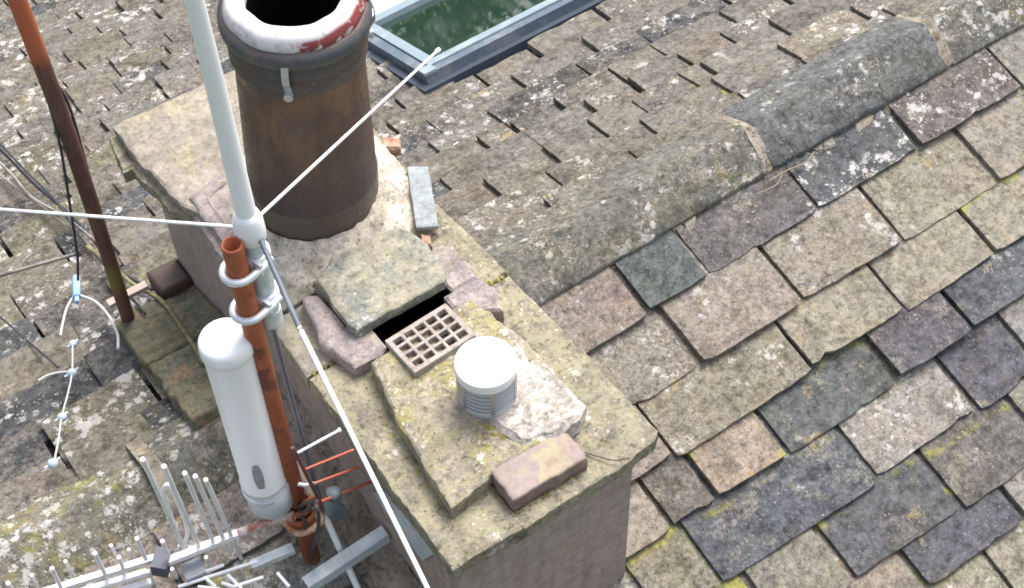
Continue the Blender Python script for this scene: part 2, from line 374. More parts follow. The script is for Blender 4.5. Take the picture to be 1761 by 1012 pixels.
# near slope: traced slates (course tail, list of (u0, u1, tone, lichen film, moss, white))
near = [
 (.375, [(-1.9, -1.3, 'grey', .5, .4, .4), (-1.3, -.8, 'beige', .6, .4, .5), (-.8, -.29, 'grey', .6, .5, .5), (.28, .80, 'brown', .55, .35, .35), (.80, 1.04, 'dark', .12, .2, .15), (1.04, 1.49, 'violet', .38, .2, .35), (1.49, 1.93, 'dark', .3, .3, .75), (1.935, 2.39, 'violet', .3, .3, .6), (2.39, 2.9, 'grey', .5, .3, .5), (2.9, 3.4, 'dark', .3, .3, .5)]),
 (.597, [(-1.7, -1.2, 'beige', .5, .4, .4), (-1.2, -.75, 'grey', .6, .4, .5), (-.75, -.29, 'grey', .6, .5, .5), (.28, .843, 'grey', .85, .3, .45), (.843, 1.245, 'pink', .5, .15, .35), (1.245, 1.665, 'beige', .6, .3, .55), (1.665, 2.088, 'tan', .5, .3, .35), (2.088, 2.55, 'pink', .5, .35, .3), (2.55, 3.1, 'grey', .5, .4, .3)]),
 (.785, [(-1.9, -1.3, 'grey', .5, .4, .4), (-1.3, -.8, 'beige', .6, .4, .5), (-.8, -.29, 'grey', .6, .5, .5), (.28, .60, 'beige', .55, .3, .2), (.60, 1.133, 'brown', .55, .4, .45), (1.133, 1.514, 'beige', .45, .25, .2), (1.514, 1.904, 'tan', .4, .35, .2), (1.904, 2.36, 'tan', .4, .6, .3), (2.36, 2.9, 'grey', .5, .4, .3)]),
 (.957, [(-1.7, -1.2, 'beige', .5, .4, .4), (-1.2, -.75, 'grey', .6, .4, .5), (-.75, -.29, 'grey', .6, .5, .5), (.28, .47, 'beige', .5, .5, .3), (.47, .632, 'violet', .4, .5, .3), (.632, .905, 'tan', .4, .75, .3), (.905, 1.35, 'dark', .25, .62, .15), (1.35, 1.665, 'dark', .4, .3, .3), (1.665, 2.12, 'dark', .25, .72, .3), (2.12, 2.6, 'grey', .5, .4, .3)]),
 (1.165, [(.28, .495, 'olive', .6, .6, .3), (.495, 1.092, 'dark', .42, .45, .3), (1.092, 1.51, 'pale', .6, .2, .6), (1.51, 1.775, 'blue', .16, .4, .2), (1.775, 2.2, 'grey', .5, .3, .3), (2.2, 2.7, 'dark', .5, .3, .3)]),
 (1.38, [(.1, .33, 'grey', .5, .5, .4), (.33, .564, 'olive', .6, .9, .6), (.564, .84, 'grey', .5, .4, .3), (.84, 1.262, 'dark', .2, .45, .15), (1.262, 1.62, 'violet', .4, .5, .3), (1.62, 2.1, 'grey', .5, .4, .3), (2.1, 2.6, 'beige', .5, .4, .3)]),
 (1.515, [(-.1, .38, 'beige', .6, .5, .4), (.38, .72, 'grey', .5, .5, .4), (.72, 1.011, 'tan', .6, .6, .4), (1.011, 1.41, 'blue', .3, .6, .2), (1.41, 1.85, 'pink', .6, .3, .5), (1.85, 2.3, 'dark', .4, .3, .3)]),
 (1.66, [(-.2, .3, 'grey', .6, .5, .4), (.3, .8, 'dark', .5, .5, .4), (.8, 1.235, 'beige', .6, .6, .4), (1.235, 1.6, 'pale', .5, .3, .4), (1.6, 2.1, 'grey', .5, .3, .5), (2.1, 2.5, 'dark', .4, .3, .3)]),
]
GAP = .0088
tails_adj = {(.375, 1.49): 0}
mbn = MB(); prev = [.0, .157]
ss = [.16] + [c[0] for c in near]
for ci, (s, row) in enumerate(near):
    head = (ss[ci-1] if ci > 0 else .02) - .04
    for (u0, u1, tn, cov, mo, wh) in row:
        g_ = GAP*random.uniform(.7, 1.7)
        a = random.uniform(-.009, .009)
        slate(mbn, TN, u0+g_, u1-g_, s+a+random.uniform(-.007, .007), s+a+random.uniform(-.007, .007), head, tuple(c*random.uniform(.93, 1.07) for c in TONES[tn]), cov, mo, wh,
              t=random.uniform(.016, .022), lift=.042*random.uniform(.85, 1.15))
names = list(TONES)
def rnd_course(mb, T, s, head, ua, ub, wmin, wmax, forced=(), tones=names, skip=None, t=(.011, .018), lift=.028, dens=.034, **kw):
    js = sorted(forced); cuts = [ua]; u = ua
    while u < ub:
        wd = random.uniform(wmin, wmax); nxt = u+wd
        f = [j for j in js if u+wmin*.45 < j <= nxt+wmin*.45]
        if f: nxt = f[0]
        cuts.append(nxt); u = nxt
    for a, b in zip(cuts[:-1], cuts[1:]):
        if skip and skip(a, b, s): continue
        g_ = GAP*random.choice((.15, .3, .8, 1.1, 1.5)); dv = random.uniform(-.012, .012)
        tn = TONES[random.choice(tones)]; k = random.uniform(.66, .88)
        slate(mb, T, a+g_, b-g_, s+dv+random.uniform(-.008, .008), s+dv+random.uniform(-.008, .008), head, tuple(c*k for c in tn),
              random.uniform(.35, .8), random.uniform(.1, .6), random.uniform(.2, .8), t=random.uniform(*t), lift=lift*random.uniform(.75, 1.35), dens=dens, **kw)
s = 1.66; hs = 1.515
while s < 2.9:
    ns = s+.19; rnd_course(mbn, TN, ns, hs-.04, -1.9, 3.2, .3, .5, dens=.06); hs = s; s = ns
for s_, hd in ((1.165, .957), (1.38, 1.165), (1.515, 1.38)):
    rnd_course(mbn, TN, s_, hd-.22, -1.9, -.35, .3, .45)
near_o = mbn.build('near_slope', M_SL, roof, attrs=True)

# far slope
tf = ['beige', 'grey', 'brown', 'grey', 'grey', 'violet', 'olive', 'grey', 'brown', 'dark', 'brown', 'grey']
far_c = [(.165, [1.57]), (.29, [1.25, 1.565]), (.43, [.702, 1.316, 1.62]), (.555, []), (.68, [1.15, 1.6, .961]), (.81, [1.35, .961]), (.94, [.783, 1.465]), (1.07, [])]
SK = (.92, 2.05, 1.12, 2.6)    # skylight opening in u and s
def skipf(a, b, s):
    if b < -.30+.1 and s < 1.9: return True
    if b > -.25 and a < .27 and s < .72: return True
    return a > SK[0]-.02 and b < SK[1]+.02 and SK[2]-.02 < s < SK[3]
mbf = MB(); prevs = [-.02, .04]
s = 1.07
while s < 4.1: s += .128; far_c.append((s, [.43] if abs(s-2.6) < .07 else []))
tfl = ['olive', 'dark', 'olive', 'brown', 'dark', 'grey', 'brown']
TONES_N = dict(TONES)
lc = .0; lp = [-.02, .0]
while lc < 1.9:
    lc += .20
    rnd_course(mbf, TF, lc, lp[-1]-.05, -1.9, -.30, .24, .42, tones=tfl, dens=.036, skip=lambda a, b, s: a > -.5, lift=.038, t=(.016, .024)); lp.append(lc)
for s, forced in far_c:
    head = prevs[-2]-.03
    far_d = .036 if s < 1.6 else .05
    if SK[2] < s-.0 and head < SK[3]:
        rnd_course(mbf, TF, s, head, -1.9, SK[0]-.01, .17, .30, tones=tf, forced=forced, dens=far_d, skip=skipf, lift=.036, t=(.016, .024))
        rnd_course(mbf, TF, s, head, SK[1]+.01, 3.3, .17, .30, tones=tf, dens=.06, lift=.03)
    else:
        rnd_course(mbf, TF, s, head, -1.9, 3.3, .18, .42, tones=tf, forced=forced, dens=far_d, skip=skipf, lift=.036, t=(.016, .024))
    prevs.append(s)
far_o = mbf.build('far_slope', M_SLF, roof, attrs=True)
# boarding under the slates (the dark of every joint)
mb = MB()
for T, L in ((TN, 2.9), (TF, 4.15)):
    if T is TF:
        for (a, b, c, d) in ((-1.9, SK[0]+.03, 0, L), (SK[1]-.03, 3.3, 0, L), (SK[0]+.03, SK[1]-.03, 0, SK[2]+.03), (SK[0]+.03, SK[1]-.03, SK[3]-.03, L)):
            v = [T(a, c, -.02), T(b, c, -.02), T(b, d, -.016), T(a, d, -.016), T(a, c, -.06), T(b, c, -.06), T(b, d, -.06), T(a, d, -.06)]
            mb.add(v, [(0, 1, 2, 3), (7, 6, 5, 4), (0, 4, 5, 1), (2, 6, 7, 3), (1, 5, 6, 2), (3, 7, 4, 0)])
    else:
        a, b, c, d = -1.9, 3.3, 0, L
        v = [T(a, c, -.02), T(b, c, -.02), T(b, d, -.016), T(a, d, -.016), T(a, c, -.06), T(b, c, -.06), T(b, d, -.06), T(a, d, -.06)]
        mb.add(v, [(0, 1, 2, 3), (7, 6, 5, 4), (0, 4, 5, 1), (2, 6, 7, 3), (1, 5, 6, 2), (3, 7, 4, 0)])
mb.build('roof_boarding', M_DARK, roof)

# ridge stones: worn angular caps
def ridge_stone(u0, u1, seed, dy=0, dz=0):
    mb = MB(); n = max(6, int((u1-u0)/.025))
    prof = [(.55, -.545), (.526, -.545), (.5245, -.517), (.529, -.509), (.59, -.470), (.652, -.431), (.664, -.427), (.676, -.431), (.735, -.463), (.80, -.496), (.806, -.502), (.808, -.552)]
    vs = []
    for i in range(n+1):
        f = i/n; u = u0+(u1-u0)*f
        for k, (y, z) in enumerate(prof):
            p = Vector((u, y, z)); e = 1 if 0 < i < n else .0
            nn = noise.noise(p*9+Vector((seed, 0, 0)))*.004 + noise.noise(p*34+Vector((seed, 0, 0)))*.0022
            cy, cz = .668, -.55; d = Vector((0, y-cy, z-cz)).normalized()
            q = p + d*nn*(1.0 if k in (2, 3, 9, 10) else 1)
            if i in (0, n): q = q - d*.005
            q.x += (noise.noise(Vector((y*20, seed, i)))*.006 if i in (0, n) else 0)
            q.y += dy; q.z += dz; vs.append(q)
    W = len(prof); fs = [(i*W+k, i*W+k+1, (i+1)*W+k+1, (i+1)*W+k)[::-1] for i in range(n) for k in range(W-1)]
    fs.append(tuple(range(W))[::1]); fs.append(tuple(n*W+k for k in range(W))[::-1])
    mb.add(vs, fs, (*RT[int(round(seed/7.3))][0], 1), RT[int(round(seed/7.3))][1], smooth=True)
    return mb
RT = [((.17, .165, .135), (.6, .4, .8, .1)), ((.17, .165, .13), (.6, .45, .9, .3)), ((.14, .14, .12), (.5, .3, .6, .5)), ((.142, .142, .120), (.48, .34, .50, .62)), ((.118, .122, .120), (.26, .18, .42, .81)), ((.135, .135, .115), (.46, .34, .6, .93)), ((.2, .2, .2), (.5, .3, .3, .7))]
for k, (a, b, dz) in enumerate(((-1.9, -1.28, -.018), (-1.24, -.72, -.020), (-.69, -.285, -.016), (.30, 1.435, 0), (1.452, 2.215, .003), (2.232, 3.0, 0), (3.015, 3.3, 0))):
    o = ridge_stone(a, b, k*7.3, dz=dz).build('ridge_stone', M_SL, roof, attrs=True)
# mortar bedding seen at the ridge joints and along the edges
mb = MB()
for (a, b) in ((1.42, 1.465), (2.20, 2.25), (-1.29, -1.23), (-.73, -.68)):
    prof = [(.528, -.56), (.530, -.512), (.59, -.474), (.648, -.438), (.664, -.432), (.68, -.438), (.735, -.467), (.80, -.50), (.812, -.56)]
    n = 8; vs = []
    for i in range(n+1):
        for (y, z) in prof:
            p = Vector((a+(b-a)*i/n, y, z)); p.z += .008*noise.noise(p*40)+.002; p.y += .006*noise.noise(p*33+Vector((5, 0, 0))); vs.append(p)
    W = len(prof); mb.add(vs, [(i*W+k+1, i*W+k, (i+1)*W+k, (i+1)*W+k+1)[::-1] for i in range(n) for k in range(W-1)][::1], smooth=True)
for side in (0, 1):
    for (ua, ub) in ((-1.9, -.29), (.30, 3.3)):
        n = int((ub-ua)/.014); vs = []
        for i in range(n+1):
            u = ua+(ub-ua)*i/n
            for (y, z) in (((.565, -.525), (.538, -.532), (.518, -.542), (.503, -.562)) if side == 0 else ((.76, -.51), (.80, -.525), (.835, -.54), (.855, -.56))):
                p = Vector((u, y, z)); a_ = noise.noise(p*22)+.6*noise.noise(p*70)
                p.z += .006*a_; p.y += (-1 if side == 0 else 1)*(.030 if side == 0 else .016)*(a_ + 1.2*noise.noise(Vector((u*5, side, 0)))); vs.append(p)
        fs = [(i*4+k, i*4+k+1, (i+1)*4+k+1, (i+1)*4+k) for i in range(n) for k in range(3)]
        if side == 1: fs = [f[::-1] for f in fs]
        mb.add(vs, [f[::-1] for f in fs], smooth=True)
mb.build('ridge_bedding', M_MORT, roof)

# moss tufts in the joints and stone crumbs along the ridge
def blob(mb, c, r, h, ax, seed, col=None, n=9, rows=4):
    t1, t2, nz = ax; vs = []
    for j in range(rows):
        ph = j/(rows-1)*math.pi/2
        for k in range(n):
            a = 2*math.pi*k/n; rr = r*math.cos(ph)*(1+.45*noise.noise(Vector((math.cos(a)*1.7, math.sin(a)*1.7, seed))))
            vs.append(c + t1*math.cos(a)*rr + t2*math.sin(a)*rr + nz*(h*math.sin(ph)*(1+.3*noise.noise(Vector((k, j, seed))))-.003))
    mb.add(vs, [(j*n+k, j*n+(k+1) % n, (j+1)*n+(k+1) % n, (j+1)*n+k) for j in range(rows-1) for k in range(n)]+[tuple((rows-1)*n+k for k in range(n))], smooth=True)
def axes(T): o = T(0, 0, 0); return (T(1, 0, 0)-o, T(0, 1, 0)-o, T(0, 0, 1)-o)
rs = random.Random(11); mb = MB(); AN = axes(TN); t1, t2, nz = AN
spots = [(1.135, .60, 2), (1.20, .80, 3), (1.25, .79, 4), (1.90, .79, 2), (1.64, .96, 1), (1.665, .80, 2), (1.09, 1.19, 2), (1.50, 1.17, 3), (1.78, 1.16, 1), (1.26, 1.39, 4), (1.60, 1.385, 2), (.63, .98, 2), (.50, 1.18, 4), (.45, 1.17, 4), (.55, .80, 2), (.60, .97, 2), (.70, .79, 2), (.84, .60, 1), (1.52, .795, 1), (.33, .99, 3), (.37, 1.18, 3), (2.09, .6, 2)]
for (u, s_, k) in spots:
    for q in range(k*7):
        du = rs.gauss(0, .035); p = TN(u+du, s_+rs.gauss(.006, .006), .008+rs.random()*.004); blob(mb, p, rs.uniform(.003, .009), rs.uniform(.003, .007), AN, rs.random()*90, n=7, rows=3)
for c in near[:7]:
    for q in range(46):
        p = TN(rs.uniform(.3, 2.5), c[0]+rs.gauss(.006, .004), .008); blob(mb, p, rs.uniform(.002, .006), rs.uniform(.002, .004), AN, rs.random()*90, n=6, rows=3)
def mat_moss():
    m, nt, B = newmat('moss'); g = NG(nt); V = g.vec(); a = g.noise(V, 14, 4, .7); f = g.noise(V, 160, 3, .7)
    base = g.mix(g.ramp(a, .42, .58), (.085, .095, .035), (.24, .235, .06)); base = g.mix(g.m('MULTIPLY', g.ramp(f, .5, .35), .6), base, (.03, .035, .015))
    g.L.new(base, B.inputs['Base Color']); B.inputs['Roughness'].default_value = 1; B.inputs['Specular IOR Level'].default_value = .1; g.bump(f, 1, .004, B); return m
M_MOSS = mat_moss(); o = mb.build('moss_tufts', M_MOSS, roof); o['kind'] = 'stuff'
mb = MB()
for q in range(420):
    u = rs.choice((rs.uniform(1.1, 2.3), rs.uniform(1.25, 1.6), rs.uniform(.3, 3.2))); s_ = .185+abs(rs.gauss(0, .022)); sz = rs.uniform(.002, .007)
    rough = TN(u, s_, .012 + .0); d = [Vector((rs.gauss(0, 1), rs.gauss(0, 1), rs.gauss(0, 1))).normalized()*sz*rs.uniform(.6, 1.3) for _ in range(6)]
    bm_ = bmesh.new(); [bm_.verts.new(rough+x+nz*sz*.4) for x in d]; bmesh.ops.convex_hull(bm_, input=bm_.verts); bm_.verts.index_update()
    mb.add([v.co.copy() for v in bm_.verts], [tuple(v.index for v in f.verts) for f in bm_.faces]); bm_.free()
o = mb.build('mortar_crumbs', M_MORT, roof); o['kind'] = 'stuff'

# stones laid along the foot of the chimney on the far slope
for (sa, sb, hh) in ((-.02, .33, .078), (.335, .64, .085)):
    mb = MB(); 
    def tw(p): return TF(p.x, p.y, p.z)
    t2 = MB(); rough_slab(t2, [(-.545, sa), (-.26, sa), (-.26, sb), (-.54, sb)], -.01, hh, jit=.007, disp=.006, seed=int(sa*50)+3)
    t2.v = [tuple(TF(*v)) for v in t2.v]; t2.f = [f[::-1] for f in t2.f]
    t2.build('fillet_stone', M_FILLET, roof)

# skylight in the far slope
M_FRAME = mat_plain('blue_grey_aluminium', (.12, .155, .20), .45, .3, var=.08, dirt=(.30, .33, .33), dirtamt=.25, scale=25)
M_SASH = mat_plain('pale_grey_sash', (.25, .32, .36), .4, .2, var=.08, dirt=(.42, .47, .46), dirtamt=.3, scale=18)
M_DKF = mat_plain('dark_gasket', (.05, .065, .085), .5, .1)
M_SKYREFL = mat_plain('white_sky_reflection', (.80, .82, .83), .7, 0, var=.03)
def glass_mat():
    m, nt, B = newmat('window_glass'); g = NG(nt)
    n1 = g.noise(g.vec(), 7, 4)
    B.inputs['Base Color'].default_value = (.014, .034, .022, 1); B.inputs['Roughness'].default_value = .03; B.inputs['IOR'].default_value = 2.0
    B.inputs['Specular IOR Level'].default_value = .8
    g.L.new(g.ramp(n1, .3, .8, .015, .06), B.inputs['Roughness'])
    return m
def farbox(mb, u0, u1, s0, s1, h0, h1):
    v = [TF(u, s, h) for h in (h0, h1) for s in (s0, s1) for u in (u0, u1)]
    mb.add(v, [f[::-1] for f in [(0, 2, 3, 1), (4, 5, 7, 6), (0, 1, 5, 4), (2, 6, 7, 3), (0, 4, 6, 2), (1, 3, 7, 5)]])
U0, U1, S0, S1 = SK[0]+.0, SK[1], SK[2]+.02, SK[3]
SM = 1.70
mb = MB()
def ring(mb, u0, u1, s0, s1, wd, h0, h1):
    farbox(mb, u0, u1, s0, s0+wd, h0, h1); farbox(mb, u0, u1, s1-wd, s1, h0, h1)
    farbox(mb, u0, u0+wd, s0+wd, s1-wd, h0, h1); farbox(mb, u1-wd, u1, s0+wd, s1-wd, h0, h1)
ring(mb, U0, U1, S0, S1, .04, -.03, .080)
skyl = mb.build('skylight', M_FRAME, roof)
mb = MB(); ring(mb, U0-.035, U1+.035, S0-.035, S1+.035, .033, -.01, .042); mb.build('flashing', M_DKF, skyl)
mb = MB(); ring(mb, U0+.042, U1-.042, S0+.042, S1-.042, .04, .0, .088); 
farbox(mb, U0-.004, U0+.05, S0-.004, S0+.05, .077, .089); farbox(mb, U0+.082, U1-.082, SM, SM+.05, .0, .086)
mb.build('sash', M_SASH, skyl)
mb = MB(); farbox(mb, U0+.0825, U1-.0825, SM+.055, SM+.085, .0, .074); mb.build('transom_rail', mat_plain('worn_timber_rail', (.36, .30, .27), .6), skyl)
mb = MB(); farbox(mb, U0+.095, U1-.095, SM+.09, S1-.1, .064, .070); mb.build('sky_reflection_pane', M_SKYREFL, skyl)  # flat white pane stands in for bright sky reflected in the glass
mb = MB(); ring(mb, U0+.084, U1-.084, S0+.084, S1-.084, .010, .0, .076); mb.build('gasket', M_DKF, skyl)
mb = MB(); farbox(mb, U0+.08, U1-.08, S0+.08, SM+.005, .052, .062); mb.build('glass_pane', glass_mat(), skyl)

# ================================================================ CHIMNEY
chim = tag(empty('chimney_stack', (0, .57, -.9)), 'long chimney stack with sandstone coping, one brown clay pot and a small round vent', 'chimney')
def mat_wall():
    m, nt, B = newmat('stack_masonry'); g = NG(nt); V = g.vec()
    sx = g.n('ShaderNodeSeparateXYZ'); g.L.new(V, sx.inputs[0])
    cb = g.n('ShaderNodeCombineXYZ'); g.L.new(g.m('ADD', sx.outputs[0], sx.outputs[1]), cb.inputs[0]); g.L.new(sx.outputs[2], cb.inputs[1])
    wob = g.vadd(cb.outputs[0], g.vmul(g.n('ShaderNodeTexNoise').outputs['Color'], (.0, .0, 0)))
    br = g.n('ShaderNodeTexBrick'); g.L.new(wob, br.inputs['Vector']); br.inputs['Scale'].default_value = 1.
    br.inputs['Brick Width'].default_value = .235; br.inputs['Row Height'].default_value = .085; br.inputs['Mortar Size'].default_value = .008
    br.inputs['Mortar Smooth'].default_value = .5
    br.inputs['Color1'].default_value = (.38, .275, .23, 1); br.inputs['Color2'].default_value = (.31, .225, .19, 1); br.inputs['Mortar'].default_value = (.22, .20, .165, 1)
    n1 = g.noise(V, 5, 5, .65); n2 = g.noise(V, 35, 4, .7); vs = g.noise(g.vmul(V, (1, 1, .12)), 30, 4)
    base = g.mix(g.ramp(n1, .30, .55, .50, .95), br.outputs[0], (.35, .29, .25))
    base = g.mix(g.m('MULTIPLY', g.ramp(vs, .45, .65), .45), base, (.23, .185, .17))
    base = g.mix(g.m('MULTIPLY', g.ramp(g.noise(V, 9, 4), .56, .68), .5), base, (.36, .30, .27))
    v = g.m('ADD', g.m('MULTIPLY', n2, .8), .6); cc = g.n('ShaderNodeCombineColor'); [g.L.new(v, cc.inputs[i]) for i in range(3)]
    base = g.mix(1., base, cc.outputs[0], 'MULTIPLY')
    g.L.new(base, B.inputs['Base Color']); B.inputs['Roughness'].default_value = .92; B.inputs['Specular IOR Level'].default_value = .2
    g.bump(g.m('ADD', g.m('MULTIPLY', br.outputs['Fac'], -.3), g.m('ADD', n2, n1)), .6, .008, B)
    return m
def grid_wall(mb, a, b, z0, z1, nx, nz, outward, amp=.006):
    a, b = Vector(a), Vector(b); vs = []
    for j in range(nz+1):
        for i in range(nx+1):
            p = a.lerp(b, i/nx); p.z = z0+(z1-z0)*j/nz
            e = amp*(noise.noise(p*5)+.5*noise.noise(p*17)) if 0 < i < nx else 0
            vs.append(p+Vector(outward)*e)
    fs = [(j*(nx+1)+i, j*(nx+1)+i+1, (j+1)*(nx+1)+i+1, (j+1)*(nx+1)+i) for j in range(nz) for i in range(nx)]
    n = (vs[1]-vs[0]).cross(vs[nx+1]-vs[0])
    if n.dot(Vector(outward)) < 0: fs = [f[::-1] for f in fs]
    mb.add(vs, fs, smooth=True)
mb = MB(); X0, X1, Y0, Y1 = -.265, .275, -.245, 1.40
grid_wall(mb, (X0, Y0, 0), (X0, Y1, 0), -1.35, -.055, 60, 40, (-1, 0, 0)); grid_wall(mb, (X1, Y0, 0), (X1, Y1, 0), -1.35, -.055, 60, 40, (1, 0, 0))
grid_wall(mb, (X0, Y0, 0), (X1, Y0, 0), -1.35, -.055, 20, 40, (0, -1, 0)); grid_wall(mb, (X0, Y1, 0), (X1, Y1, 0), -1.35, -.055, 20, 40, (0, 1, 0))
# top of the masonry with the flue left open under the cover slab
def zq(x0, x1, y0, y1, z): mb.add([(x0, y0, z), (x1, y0, z), (x1, y1, z), (x0, y1, z)], [(0, 1, 2, 3)])
zq(X0, X1, Y0, .30, -.055); zq(X0, X1, .47, Y1, -.055); zq(X0, -.09, .30, .47, -.055); zq(.12, X1, .30, .47, -.055)
mb.build('stack_wall', mat_wall(), chim)
mb = MB()
for (a, b) in (((-.09, .30), (.12, .30)), ((.12, .30), (.12, .47)), ((.12, .47), (-.09, .47)), ((-.09, .47), (-.09, .30))):
    mb.add([(*a, .045), (*b, .045), (*b, -1.0), (*a, -1.0)], [(0, 1, 2, 3)])
mb.add([(-.09, .30, -1), (.12, .30, -1), (.12, .47, -1), (-.09, .47, -1)], [(0, 1, 2, 3)])
mb.build('flue_lining', M_BLACK, chim)

mb = MB(); n = 70; vs = []
for i in range(n+1):
    y = -.30+1.0*i/n; zf = ZR-abs(YR-y)*math.tan(A1) if y < YR else ZR
    for (x, h) in ((-.262, .15), (-.275, .135), (-.305, .085), (-.345, .055), (-.375, .02), (-.38, -.01)):
        p = Vector((x, y, zf+h)); e = noise.noise(p*14)+.5*noise.noise(p*45); p.x -= .010*e; p.z += .008*e; vs.append(p)
mb.add(vs, [(i*6+k, (i+1)*6+k, (i+1)*6+k+1, i*6+k+1) for i in range(n) for k in range(5)], smooth=True)
mb.build('foot_mortar', mat_stone('brown_foot_mortar', (.25, .205, .165), (.20, .165, .135), (.29, .25, .20), patch=8, white=.15, yellow=.1, moss=.3, speck=.6), chim)

def part_slab(name, poly, z0, z1, mat, label=None, **k):
    o = rough_slab(MB(), poly, z0, z1, **k).build(name, mat, chim, sharp=30)
    if label: o['label'] = label
    return o
# coping ring
part_slab('coping_slab', [(-.312, -.300), (.0, -.300), (.0, -.13), (-.05, -.13), (-.05, .372), (-.306, .372)], -.06, -.002, M_COPING, seed=1) if False else None
part_slab('coping_slab', [(-.308, -.300), (-.10, -.302), (-.10, .368), (-.306, .368)], -.06, .0, M_COPING, seed=1, jit=.006)
part_slab('coping_slab', [(-.105, -.303), (.20, -.300), (.30, -.29), (.324, -.272), (.318, .0), (.302, .345), (.10, .345), (-.105, .10)], -.058, -.003, M_COPING, seed=2, jit=.007)
part_slab('coping_slab', [(.302, .358), (.285, .62), (.262, .80), (.16, .80), (.16, .352)], -.055, .004, M_COPING, seed=3)
part_slab('coping_slab', [(-.306, .380), (-.14, .382), (-.14, .585), (-.300, .590)], -.058, -.002, M_FLAT, seed=4)
part_slab('coping_slab', [(-.300, .60), (-.14, .595), (-.12, .78), (-.298, .80)], -.058, .004, M_PLATE, seed=5)
part_slab('coping_slab', [(-.296, .81), (-.10, .80), (-.10, 1.06), (-.290, 1.06)], -.06, .0, M_PURP, seed=6)
part_slab('coping_slab', [(.285, .81), (.29, 1.1), (.12, 1.1), (.12, .81)], -.055, .0, M_COPING, seed=16)
part_slab('base_flagstone', [(-.325, 1.10), (-.34, 1.28), (-.325, 1.42), (.27, 1.42), (.29, 1.0), (-.20, .98), (-.296, 1.045)], -.065, -.02, M_COPING, seed=7, jit=.01)
part_slab('cover_flagstone', [(-.300, 1.045), (-.325, 1.30), (-.325, 1.44), (.13, 1.425), (.27, 1.41), (.27, 1.02), (-.09, 1.02), (-.17, 1.05), (-.225, .985), (-.27, .99)], -.018, .022, M_FLAT, seed=8, jit=.006)
part_slab('edge_stone', [(-.372, 1.30), (-.345, 1.445), (-.30, 1.44), (-.32, 1.29)], -.07, -.022, M_COPING, seed=9)
# grooved mauve tile left of the pot
o = part_slab('ridge_tile_fragment', [(-.275, .865), (-.275, 1.06), (-.15, 1.085), (-.14, .90)], .005, .034, M_PURP, seed=10)
mb = MB(); tube(mb, smoothpath([(-.240, .89, .033), (-.240, 1.0, .033), (-.225, 1.03, .033), (-.165, 1.045, .033)]), .005, 8)
mb.build('raised_rib', M_PURP, o)

# raised mortar bed
o = part_slab('mortar_bed', [(-.232, -.185), (-.10, -.165), (.13, -.16), (.185, -.12), (.195, .10), (.165, .25), (.150, .31), (.105, .305), (.10, .30), (-.10, .29), (-.165, .28), (-.205, .1)], -.004, .058, M_BED, seed=11, jit=.006, disp=.006, bev=.006)
part_slab('pale_mortar_patch', [(.0, -.145), (.08, -.172), (.165, -.172), (.200, -.140), (.192, -.02), (.165, .10), (.10, .12), (.0, .05), (-.02, -.06)], .0, .067, M_PINKM, seed=12, jit=.010, disp=.009, bev=.012)
part_slab('mauve_brick', [(-.235, .42), (-.205, .30), (-.12, .295), (-.104, .31), (-.104, .40), (-.155, .42), (-.165, .56), (-.20, .575)], -.004, .046, M_PURP, seed=13)
part_slab('mauve_brick', [(.098, .305), (.16, .25), (.20, .22), (.222, .30), (.205, .345), (.098, .352)], .0, .056, M_PURP, seed=14)
part_slab('mauve_brick', [(.135, .362), (.215, .362), (.222, .50), (.18, .515), (.135, .48)], .003, .034, M_PURP, seed=15)
mb = MB(); tube(mb, smoothpath([at(1006, 778, 2, .004), at(1030, 786, 2, .006), at(1058, 792, 2, .008), at(1083, 788, 2, .012)]), .0018, 6)
tag(mb.build('thin_crack_wire', mat_plain('crack_wire', (.06, .05, .04), .7)), 'thin dark wire laid as a crack across the right front corner of the coping', 'wire')  # dark wire added to draw a crack line
# fallen corner brick
bk = MB(); box(bk, -.108, .108, -.05, .052, 0, .058)
def brickpart():
    m = MB(); rough_slab(m, [(-.108, -.052), (.108, -.052), (.108, .05), (-.108, .05)], 0, .062, jit=.004, disp=.003, bev=.004, seed=21)
    Mx = Matrix.Translation((.008, -.206, -.006)) @ Matrix.Rotation(rad(-1.5), 4, 'Z')
    m.v = [tuple(Mx @ Vector(v)) for v in m.v]; return m
def mat_brick():
    m, nt, B = newmat('worn_red_brick'); g = NG(nt); V = g.vec(); ge = g.n('ShaderNodeNewGeometry'); sx = g.n('ShaderNodeSeparateXYZ'); g.L.new(V, sx.inputs[0])
    top = g.ramp(g.m('ADD', sx.outputs[2], g.m('MULTIPLY', g.noise(V, 30, 3), .02)), .056, .070)
    n1 = g.noise(V, 30, 5, .7); body = g.mix(g.ramp(n1, .4, .6), (.20, .13, .11), (.27, .20, .17)); tp = g.mix(g.ramp(n1, .4, .6), (.35, .295, .27), (.26, .215, .20))
    tp = g.mix(g.m('MULTIPLY', g.ramp(g.noise(V, 13, 4), .5, .6), .8), tp, (.38, .33, .20))
    base = g.mix(top, body, tp); g.L.new(base, B.inputs['Base Color']); B.inputs['Roughness'].default_value = .9; g.bump(n1, .6, .005, B); return m
o = brickpart().build('corner_brick', mat_brick(), chim)
# cover plate over the flue
part_slab('flue_cover_slab', [(-.150, .57), (-.158, .40), (-.150, .372), (.02, .372), (.120, .370), (.130, .382), (.150, .50), (.125, .60), (-.08, .61)], .048, .084, M_PLATE, seed=17, jit=.003, disp=.003, bev=.004)
part_slab('packing_stone', [(-.15, .40), (-.115, .40), (-.115, .60), (-.15, .60)], .0, .052, M_PLATE, seed=18)
part_slab('packing_stone', [(.098, .43), (.128, .42), (.128, .60), (.098, .60)], .0, .052, M_PLATE, seed=19)
